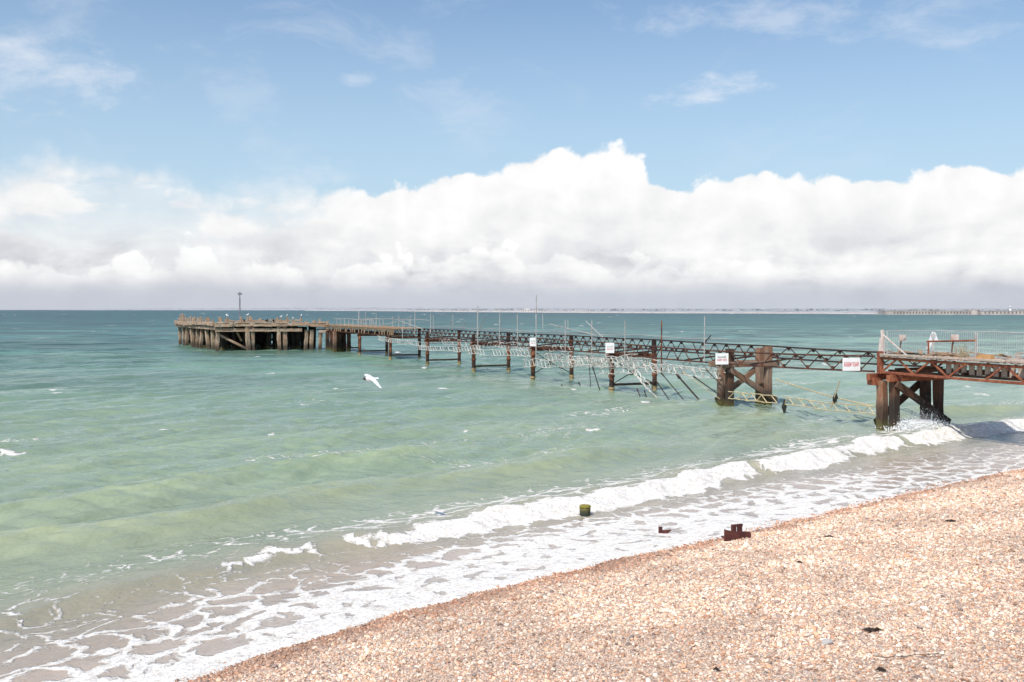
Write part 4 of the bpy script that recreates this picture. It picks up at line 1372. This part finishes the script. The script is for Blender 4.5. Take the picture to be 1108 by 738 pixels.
o = solo(mb, "dry_weeds", make_plain("straw", (.42, .33, .2), .9), near(1041, 387, 1)); tag(o, 'straw coloured weeds growing through the deck by the fence', 'weeds')

# ------------------------------------------------------------------ things in the surf
def ground(u, v, z=0.0):
    Y = F * (HC - z) / (v - 335)
    return Vector(((u - 554) / F * Y, Y, z))


# mossy stump
g = ground(633, 558)
e = empty("mossy_stump", g); tag(e, 'round wooden stump topped with yellow green moss standing in the surf', 'stump')
mm, nt, b = mat("moss_top")
nn = nt.noise(wcoord(nt), 14, 4, .6)
nt.l.new(nt.mix(nn, (.10, .09, .008), (.34, .28, .05)), b.inputs['Base Color']); b.inputs['Roughness'].default_value = .95
bump(nt, b, nn, 1, .05)
mw, nt, b = mat("stump_side")
z = nt.sep(wcoord(nt))[2]; nn = nt.noise(nt.vmath('MULTIPLY', wcoord(nt), (14, 14, 2)), 1, 4, .6)
nt.l.new(nt.mix(nt.smooth(z, .05, .3), (.02, .028, .018), nt.mix(nn, (.05, .045, .012), (.20, .16, .03))), b.inputs['Base Color']); b.inputs['Roughness'].default_value = .7
mb = MB(); pts = []; rad = []
for k, (zz, rr) in enumerate([(-.8, .16), (.0, .155), (.15, .16), (.25, .158)]):
    pts.append(g + UP * zz); rad.append(rr)
mb.path(pts, rad, 16); mb.build("post", mw, e, True)
mb = MB(); mb.path([g + UP * .24, g + UP * .27, g + UP * .31, g + UP * .325], [.165, .175, .15, .07], 16); mb.build("moss", mm, e, True)
# rusty stub
g = ground(717, 577)
mb = MB()
A3 = (Vector((.97, .2, 0)), Vector((-.2, .97, 0)), UP)
mb.box(g + Vector((-.06, 0, -.1)), .10, .05, .55, A3); mb.box(g + Vector((.05, .02, -.14)), .12, .14, .42, A3)
mb.box(g + Vector((.14, 0, .07)), .12, .03, .05, A3); mb.beam(g + Vector((.08, 0, .0)), g + Vector((.22, 0, .09)), .05, .05)
o = solo(mb, "steel_stub", M_RUSTB, g); tag(o, 'small jagged rusty steel stub poking from the foam', 'stub')
# rusty girder end on the beach
g = ground(797, 584.5, .08)
e = empty("girder_end", g); tag(e, 'rusty girder end with two upright plates at the edge of the shingle', 'girder')
ax = (Vector((.93, .36, 0)), Vector((-.36, .93, 0)), UP)
mb = MB()
vs = [(-.36, 0, -.3), (.42, 0, -.3), (.42, 0, .17), (.3, 0, .20), (-.1, 0, .23), (-.36, 0, .31)]
pl = [g + ax[0] * a[0] + ax[2] * a[2] + ax[1] * q for q in (-.03, .03) for a in vs]
mb.add(pl, [tuple(range(6)), tuple(reversed(range(6, 12)))] + [(i, (i + 1) % 6, 6 + (i + 1) % 6, 6 + i) for i in range(6)])
mb.box(g + ax[0] * 0.03 + ax[1] * .1 + UP * .08, .75, .16, .04, ax)
mb.build("web", M_RUSTB, e)
for dx in (-.03, .15):
    mb = MB(); c = g + ax[0] * dx + ax[1] * .08
    mb.box(c + UP * .22, .12, .05, .34, ax); mb.box(c + UP * .22 + ax[1] * .06, .035, .1, .30, ax); mb.box(c + UP * .36 + ax[0] * .03, .09, .06, .06, ax)
    mb.build("upright_plate", M_RUSTB, e)


# bits on the beach
def on_beach(u, v):
    lo, hi = 8.0, 60.0
    dv = Vector(((u - 554) / F, 1, -(v - 335) / F))
    prev = None
    for k in range(4000):
        Y = 8 + k * 0.015
        p = Vector((0, 0, HC)) + dv * Y
        t, d = td(np.array([p.x]), np.array([p.y]))
        if p.z <= float(beach_z(t, d)[0]): return p
    return p


for (u, v, L, lab) in [(946, 684, .30, 'dark dried seaweed strand on the shingle nearest the bottom edge'), (1028, 565, .26, 'dark seaweed scrap high on the shingle to the right'), (897, 582, .22, 'small dark scrap of weed on the shingle close to the surf'),
                       (953, 727, .12, 'dark flat weed scrap at the bottom of the beach'), (776, 727, .09, 'little dark weed lump lying low on the beach'), (865, 500 + 110, .10, 'tiny dark weed scrap in the middle of the beach')]:
    c = on_beach(u, v)
    mb = MB()
    for k in range(8):
        a = random.uniform(-.5, .5); d0 = Vector((math.cos(a), math.sin(a), 0))
        b0 = c + Vector((random.uniform(-.3, .3) * L, random.uniform(-.1, .1) * L, .035)); l = random.uniform(.25, .6) * L
        mb.path([b0 - d0 * l, b0 + UP * random.uniform(.0, .025), b0 + d0 * l + Vector((0, random.uniform(-.05, .05), -.01))], [.005, random.uniform(.008, .02), .004], 6)
    o = solo(mb, "seaweed_scrap", make_plain("dry_weed", (.035, .022, .016), .9) if u == 946 else bpy.data.materials["dry_weed"], c); tag(o, lab, 'seaweed')
c = on_beach(985, 713)
mb = MB(); pts = [c + Vector((x * .01, .03 * math.sin(x * .07) + x * .001, .05 + .01 * math.sin(x * .2))) for x in range(-55, 60, 8)]
mb.path(pts, .005, 5); o = solo(mb, "twig", bpy.data.materials["dry_weed"], c); tag(o, 'long thin brown twig lying along the lower beach', 'twig')
# two larger pale stones
for (u, v, r, lab, cc) in [(895, 697, .07, 'large grey stone lying beside the dark seaweed strand', (.45, .42, .40)), (1000, 660, .06, 'large white stone on the lower right of the beach', (.75, .7, .66))]:
    c = on_beach(u, v)
    bm = bmesh.new(); bmesh.ops.create_icosphere(bm, subdivisions=3, radius=1)
    for v_ in bm.verts:
        n_ = mn.noise(v_.co * 1.1 + Vector((u, 0, 0))); v_.co *= 1 + .3 * n_
        v_.co = Vector((v_.co.x * r * 1.3, v_.co.y * r, v_.co.z * r * .65))
    me = bpy.data.meshes.new("stone"); bm.to_mesh(me); bm.free()
    me.polygons.foreach_set('use_smooth', [True] * len(me.polygons)); me.materials.append(make_plain("stone_%d" % u, cc, .8, 0, .2, 30))
    o = bpy.data.objects.new("stone", me); o.location = c + UP * r * .45; COL.objects.link(o); tag(o, lab, 'stone')
# red float beyond the pier
c = ground(374, 376.4)
mb = MB(); mb.path([c + UP * z for z in (-.2, 0, .25, .5, .65, .7)], [.35, .5, .6, .5, .25, .05], 12); mb.path([c + Vector((.3, 0, 0)) + UP * .2, c + Vector((.9, 0, .25))], .2, 8)
o = solo(mb, "float", make_plain("faded_red_float", (.42, .16, .12), .6), c, True); tag(o, 'faded red float bobbing behind the pier piles near the head', 'float')


# ------------------------------------------------------------------ gulls
def fuse(mb, name, m, vox, paint):
    o = mb.build(name, m, None)
    md = o.modifiers.new("r", 'REMESH'); md.mode = 'VOXEL'; md.voxel_size = vox; md.use_smooth_shade = True
    s = o.modifiers.new("s", 'SMOOTH'); s.factor = .5; s.iterations = 3
    bpy.context.view_layer.update()
    me = bpy.data.meshes.new_from_object(o.evaluated_get(bpy.context.evaluated_depsgraph_get()))
    old = o.data; o.modifiers.clear(); o.data = me; bpy.data.meshes.remove(old)
    me.polygons.foreach_set('use_smooth', [True] * len(me.polygons))
    at_ = me.attributes.new('tint', 'FLOAT_VECTOR', 'POINT')
    at_.data.foreach_set('vector', np.array([paint(v.co) for v in me.vertices], dtype=np.float32).ravel())
    return o


mg, nt, b = mat("feathers")
nt.l.new(attr(nt, 'tint', out='Vector'), b.inputs['Base Color']); b.inputs['Roughness'].default_value = .8


def wing(mb, sgn):
    # x forward, y sideways, z up
    st = [(0.05, .06, -.10, .02, .03), (.18, .09, -.075, .045, .022), (.32, .065, -.075, .02, .018), (.44, .0, -.095, -.05, .013), (.55, -.10, -.14, -.13, .008)]
    vs, fs = [], []
    for (y, xf, xb, z, th) in st:
        vs += [(xf, sgn * y, z), ((xf + xb) / 2, sgn * y, z + th), (xb, sgn * y, z), ((xf + xb) / 2, sgn * y, z - th * .7)]
    for k in range(len(st) - 1):
        for i in range(4):
            j = (i + 1) % 4
            fs.append((k * 4 + i, k * 4 + j, k * 4 + 4 + j, k * 4 + 4 + i))
    fs.append((0, 1, 2, 3)); n = (len(st) - 1) * 4; fs.append((n, n + 1, n + 2, n + 3))
    mb.add(vs, fs)


mb = MB()
mb.path([(-.13, 0, .0), (-.10, 0, 0), (-.02, 0, 0), (.06, 0, .0), (.12, 0, .015), (.155, 0, .02), (.185, 0, .02), (.205, 0, .013)], [.02, .036, .058, .06, .046, .036, .033, .016], 12)
mb.path([(.195, 0, .015), (.245, 0, .004)], [.010, .004], 6)
vs = [(-.09, .03, .01), (-.09, -.03, .01), (-.22, .055, .012), (-.22, -.055, .012), (-.09, .03, -.015), (-.09, -.03, -.015), (-.22, .055, -.002), (-.22, -.055, -.002)]
mb.add(vs, [(0, 1, 3, 2), (4, 6, 7, 5), (0, 4, 5, 1), (2, 3, 7, 6), (0, 2, 6, 4), (1, 5, 7, 3)])
wing(mb, 1); wing(mb, -1)


def gpaint(c):
    if c.x > .215: return (.25, .05, .03)
    if c.x > .145 and abs(c.y) < .06: return (.05, .03, .022)
    if abs(c.y) > .505: return (.25, .25, .26)
    if abs(c.y) > .06 and c.z > .02: return (.74, .74, .76)
    if c.x < -.11 and c.z < 0.0 and abs(c.y) < .06: return (.45, .40, .38)
    return (.86, .85, .84)


gull = fuse(mb, "flying_gull", mg, .007, gpaint)
fw = Vector((-.85, -.50, -.05)).normalized(); sd_r = Vector((.50, -.82, -.24)); sd_r = (sd_r - fw * sd_r.dot(fw)).normalized()
upv = fw.cross(-sd_r).normalized()
if upv.z < 0: upv = -upv
lft = upv.cross(fw)
gull.matrix_world = Matrix((fw.to_4d(), lft.to_4d(), upv.to_4d(), (0, 0, 0, 1))).transposed()
gm = gull.matrix_world.copy(); gm.translation = at(401, 410, 26.0)
for i in range(3):
    gm[3][i] = 0
gull.matrix_world = gm
tag(gull, 'white gull with a dark head gliding low over the green water', 'gull')

mb = MB()
mb.path([(-.30, 0, .24), (-.2, 0, .24), (-.05, 0, .23), (.08, 0, .26), (.13, 0, .33), (.17, 0, .39), (.21, 0, .39), (.25, 0, .375)], [.02, .06, .11, .10, .06, .058, .05, .015], 10)
mb.path([(0, .04, .02), (0, .04, .18)], .014, 5); mb.path([(0, -.04, .02), (0, -.04, .18)], .014, 5)


def ppaint(c):
    if c.x > .23 or c.z < .1: return (.55, .35, .10)
    if abs(c.y) > .055 and c.z < .3 or (c.x < -.1): return (.45, .46, .48)
    return (.84, .83, .82)


perch = fuse(mb, "perched_gull", mg, .016, ppaint)
spots = [(307, 343.5, 'first white gull standing on the pier head posts right of the beacon mast'), (317, 342.2, 'white gull on the highest post of the pier head front'), (325.5, 343, 'white gull on the post where the pier head meets the walkway'),
         (246, 344.5, 'white gull resting among the posts just left of the beacon mast'), (265, 341.5, 'white gull standing just right of the beacon mast'), (303.5, 344.2, 'white gull crouched beside the first gull right of the mast')]
for i, (u, v, lab) in enumerate(spots):
    o = perch if i == 0 else perch.copy()
    if i: COL.objects.link(o)
    # stand it on the nearest deck post
    best = min((s for s in stub if s[1] < 0), key=lambda s: abs(554 + F * H(s[0], s[1], 0).x / H(s[0], s[1], 0).y - u))
    o.location = H(best[0], best[1], best[2])
    stub.remove(best)
    o.scale = (1.1,) * 3
    o.rotation_euler = (0, 0, random.uniform(0, 6.28))
    tag(o, lab, 'gull', 'gulls resting on the pier head')
dk, nt, b = mat("dark_feathers"); b.inputs['Base Color'].default_value = (.02, .022, .025, 1); b.inputs['Roughness'].default_value = .7
dkme = perch.data.copy(); dkme.materials.clear(); dkme.materials.append(dk)
for i, (u, lab) in enumerate([(283, 'black cormorant hunched on the pier head left of the white gulls'), (290, 'black cormorant closer to the white gulls on the pier head'), (260, 'dark bird sitting at the foot of the beacon mast')]):
    o = bpy.data.objects.new("cormorant", dkme); COL.objects.link(o)
    a = (u - 238) / 7.3 + .5
    o.location = H(a, -.55, 4.12); o.scale = (1.25,) * 3; o.rotation_euler = (0, 0, random.uniform(0, 6))
    tag(o, lab, 'cormorant', 'dark birds on the pier head')

# ------------------------------------------------------------------ splash at the nearest trestle
mb = MB()
ico = bmesh.new(); bmesh.ops.create_icosphere(ico, subdivisions=1, radius=1)
iv = [v.co.copy() for v in ico.verts]; iff = [tuple(v.index for v in f.verts) for f in ico.faces]; ico.free()
rs = random.Random(3)
for k in range(3500):
    c0 = P(-1.6 + rs.gauss(0, .55), 1.0 + rs.gauss(0, .7), 0.25)
    hgt = abs(rs.gauss(0, .36)) * max(0.15, 1 - ((c0 - P(-1.6, 1.0, .25)).length / 1.7) ** 2)
    c0 += UP * hgt * 1.3
    r = rs.uniform(.004, .012) if hgt > .3 else rs.uniform(.008, .035)
    mb.add([c0 + Vector((v.x * r, v.y * r, v.z * r * rs.uniform(.8, 1.4))) for v in iv], iff)
msp, nt, b = mat("white_spray"); b.inputs['Base Color'].default_value = (.86, .87, .87, 1); b.inputs['Roughness'].default_value = .6
o = mb.build("sea_spray", msp, None, True); tag(o, 'white spray bursting against the nearest timber trestle', 'spray', kind='stuff')
# ------------------------------------------------------------------ far shore
def strip(name, pts, cross, m, label, cat, seed, hn=0.2, n=400):
    """pts: (u, Y) along the shore; cross: (back offset, height) pairs"""
    us = np.linspace(pts[0][0], pts[-1][0], n)
    Ys = np.interp(us, [p[0] for p in pts], [p[1] for p in pts])
    Xs = (us - 554) / F * Ys
    hv = np.interp(us, [p[0] for p in pts], [p[2] for p in pts])
    no = vn1(us * 0.11 + seed * 13.7, us * 0 + seed, 5)
    rows_x, rows_y, rows_z = [], [], []
    for (off, hh) in cross:
        sc_ = 1 + off / Ys
        rows_x.append(Xs * sc_); rows_y.append(Ys + off)
        rows_z.append(hh * hv * (1 + hn * (no - .5) * 2) if hh > 0 else np.full_like(us, hh))
    o = grid_mesh(name, np.array(rows_x), np.array(rows_y), np.array(rows_z), m=m)
    tag(o, label, cat, kind='structure')
    return o


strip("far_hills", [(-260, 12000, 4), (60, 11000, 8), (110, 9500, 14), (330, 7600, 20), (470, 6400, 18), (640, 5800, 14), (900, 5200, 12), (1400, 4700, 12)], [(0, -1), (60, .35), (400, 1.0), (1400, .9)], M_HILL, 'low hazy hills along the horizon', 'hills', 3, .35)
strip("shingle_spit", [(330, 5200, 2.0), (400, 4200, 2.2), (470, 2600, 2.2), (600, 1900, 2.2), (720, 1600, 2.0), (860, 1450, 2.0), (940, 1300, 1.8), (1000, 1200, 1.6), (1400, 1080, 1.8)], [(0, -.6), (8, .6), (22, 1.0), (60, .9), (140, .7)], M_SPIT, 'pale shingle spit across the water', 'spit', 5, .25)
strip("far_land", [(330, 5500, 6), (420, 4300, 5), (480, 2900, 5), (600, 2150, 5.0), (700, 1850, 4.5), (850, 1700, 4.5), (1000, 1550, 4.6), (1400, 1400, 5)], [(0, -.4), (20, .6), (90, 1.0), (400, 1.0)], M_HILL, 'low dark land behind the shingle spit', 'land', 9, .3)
# distant wood
mb = MB()
rw = random.Random(9)
for k in range(520):
    u = rw.uniform(440, 1250)
    Y = float(np.interp(u, [440, 480, 600, 700, 850, 1000, 1300], [3900, 2990, 2230, 1930, 1780, 1620, 1500])) + rw.uniform(0, 120)
    X = (u - 554) / F * Y
    dens = float(vn2(np.array([u * .03]), np.array([1.5]), 3)[0])
    if rw.random() > dens * 1.6: continue
    r = rw.uniform(1.6, 4.2) * (1 + .3 * (Y > 2500))
    for j in range(3):
        c0 = Vector((X + rw.gauss(0, r), Y, 4.2 + rw.uniform(-.5, 1.0) * r * .5))
        rr = r * rw.uniform(.4, .9)
        mb.add([c0 + Vector((v.x * rr * rw.uniform(.8, 1.3), v.y * rr, v.z * rr * rw.uniform(.6, 1.0))) for v in iv], iff)
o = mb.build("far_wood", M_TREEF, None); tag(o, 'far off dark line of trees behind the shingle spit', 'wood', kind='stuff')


def house(u, v, wpx, hpx, Y, label, flat=False):
    z0 = 1.2
    X = (u - 554) / F * Y
    W = wpx * Y / F; Hh = 1.45 * hpx * Y / F
    e = empty("white_building", (X, Y, z0)); tag(e, label, 'building', 'white buildings on the far shore')
    c = Vector((X, Y, z0))
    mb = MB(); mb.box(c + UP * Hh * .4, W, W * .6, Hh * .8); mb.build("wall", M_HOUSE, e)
    mb = MB()
    if flat:
        mb.box(c + UP * (Hh * .85), W * 1.04, W * .64, Hh * .1)
    else:
        a = W * .54; d_ = W * .33; z1 = Hh * .8
        vs = [c + Vector(p) for p in [(-a, -d_, z1), (a, -d_, z1), (a, d_, z1), (-a, d_, z1), (-a, 0, Hh * 1.1), (a, 0, Hh * 1.1)]]
        mb.add(vs, [(0, 1, 5, 4), (2, 3, 4, 5), (0, 4, 3), (1, 2, 5), (0, 3, 2, 1)])
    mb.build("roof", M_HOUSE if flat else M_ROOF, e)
    nw = max(2, int(W / 4))
    for k in range(nw):
        mb = MB(); mb.box(c + Vector((-W / 2 + (k + .5) * W / nw, -W * .3, Hh * .42)), W / nw * .4, .3, Hh * .25); mb.build("window", M_CASTLED, e)


hs = [(538, 9, 1.4, 'long low white building left of the tall thin pole on the far shore', True), (564, 7, 2.0, 'white gabled building just left of the tallest white cluster', False), (570, 6, 2.8, 'tallest white building of the cluster on the far shore', True),
      (578, 8, 1.9, 'broad white building right of the tallest one in the cluster', False), (588, 6, 1.4, 'small white house at the right end of the cluster', False), (511, 8, 1.2, 'pale low building above the far beach left of the cluster', True), (499, 6, 1.1, 'pinkish small building far left on the spit', False),
      (612, 6, 1.3, 'white house on the spit above the far beach', False), (625, 10, 1.5, 'long white terrace on the spit right of the cluster', True), (639, 8, 1.4, 'white building at the end of the row on the spit', False), (470, 5, 1.2, 'small white house at the left end of the spit', False)]
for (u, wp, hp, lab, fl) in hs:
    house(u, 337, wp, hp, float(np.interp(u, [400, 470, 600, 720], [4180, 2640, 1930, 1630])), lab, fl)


# sea fort
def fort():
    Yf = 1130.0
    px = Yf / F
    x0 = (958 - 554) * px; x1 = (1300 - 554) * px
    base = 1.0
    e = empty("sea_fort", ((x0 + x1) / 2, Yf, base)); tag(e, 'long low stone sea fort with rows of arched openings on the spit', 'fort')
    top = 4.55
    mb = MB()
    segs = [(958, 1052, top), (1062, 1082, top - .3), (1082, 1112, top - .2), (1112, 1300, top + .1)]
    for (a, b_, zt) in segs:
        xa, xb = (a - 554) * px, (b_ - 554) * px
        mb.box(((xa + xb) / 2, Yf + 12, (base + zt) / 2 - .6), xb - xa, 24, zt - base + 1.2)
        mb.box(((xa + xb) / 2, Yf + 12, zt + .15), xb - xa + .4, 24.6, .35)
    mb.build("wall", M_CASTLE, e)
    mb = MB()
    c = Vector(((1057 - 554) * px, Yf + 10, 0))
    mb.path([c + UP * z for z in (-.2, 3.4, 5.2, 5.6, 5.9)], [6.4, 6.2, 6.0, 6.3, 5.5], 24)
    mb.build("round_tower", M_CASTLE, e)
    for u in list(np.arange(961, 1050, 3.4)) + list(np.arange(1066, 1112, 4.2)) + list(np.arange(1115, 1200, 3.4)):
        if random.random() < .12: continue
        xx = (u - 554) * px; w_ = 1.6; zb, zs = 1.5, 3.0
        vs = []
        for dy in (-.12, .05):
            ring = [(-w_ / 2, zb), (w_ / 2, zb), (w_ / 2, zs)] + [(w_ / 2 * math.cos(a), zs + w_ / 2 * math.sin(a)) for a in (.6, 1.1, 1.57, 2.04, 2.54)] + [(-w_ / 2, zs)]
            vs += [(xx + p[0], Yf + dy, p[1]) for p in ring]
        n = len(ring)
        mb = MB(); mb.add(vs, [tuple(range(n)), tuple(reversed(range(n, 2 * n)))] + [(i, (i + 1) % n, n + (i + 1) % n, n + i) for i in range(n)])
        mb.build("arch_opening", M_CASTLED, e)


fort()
Yl = 1190.0; px = Yl / F
lc = Vector(((1093 - 554) * px, Yl, 3.0))
e = empty("lighthouse", lc); tag(e, 'white lighthouse tower standing behind the sea fort', 'lighthouse')
mb = MB(); mb.path([lc + UP * z for z in (-2, 0, 4.6, 5.0)], [1.5, 1.35, 1.0, 1.25], 20); mb.build("tower", M_LIGHTH, e, False)
mb = MB(); mb.path([lc + UP * z for z in (5.0, 6.2)], [.72, .72], 16); mb.build("lantern", M_CASTLED, e)
mb = MB(); mb.path([lc + UP * z for z in (6.2, 6.6, 7.2, 7.5)], [.95, .8, .3, .05], 16); mb.build("dome", M_LIGHTH, e)
mb = MB(); mb.path([lc + UP * z for z in (4.98, 5.1)], [1.45, 1.45], 20); mb.build("gallery", M_LIGHTH, e)
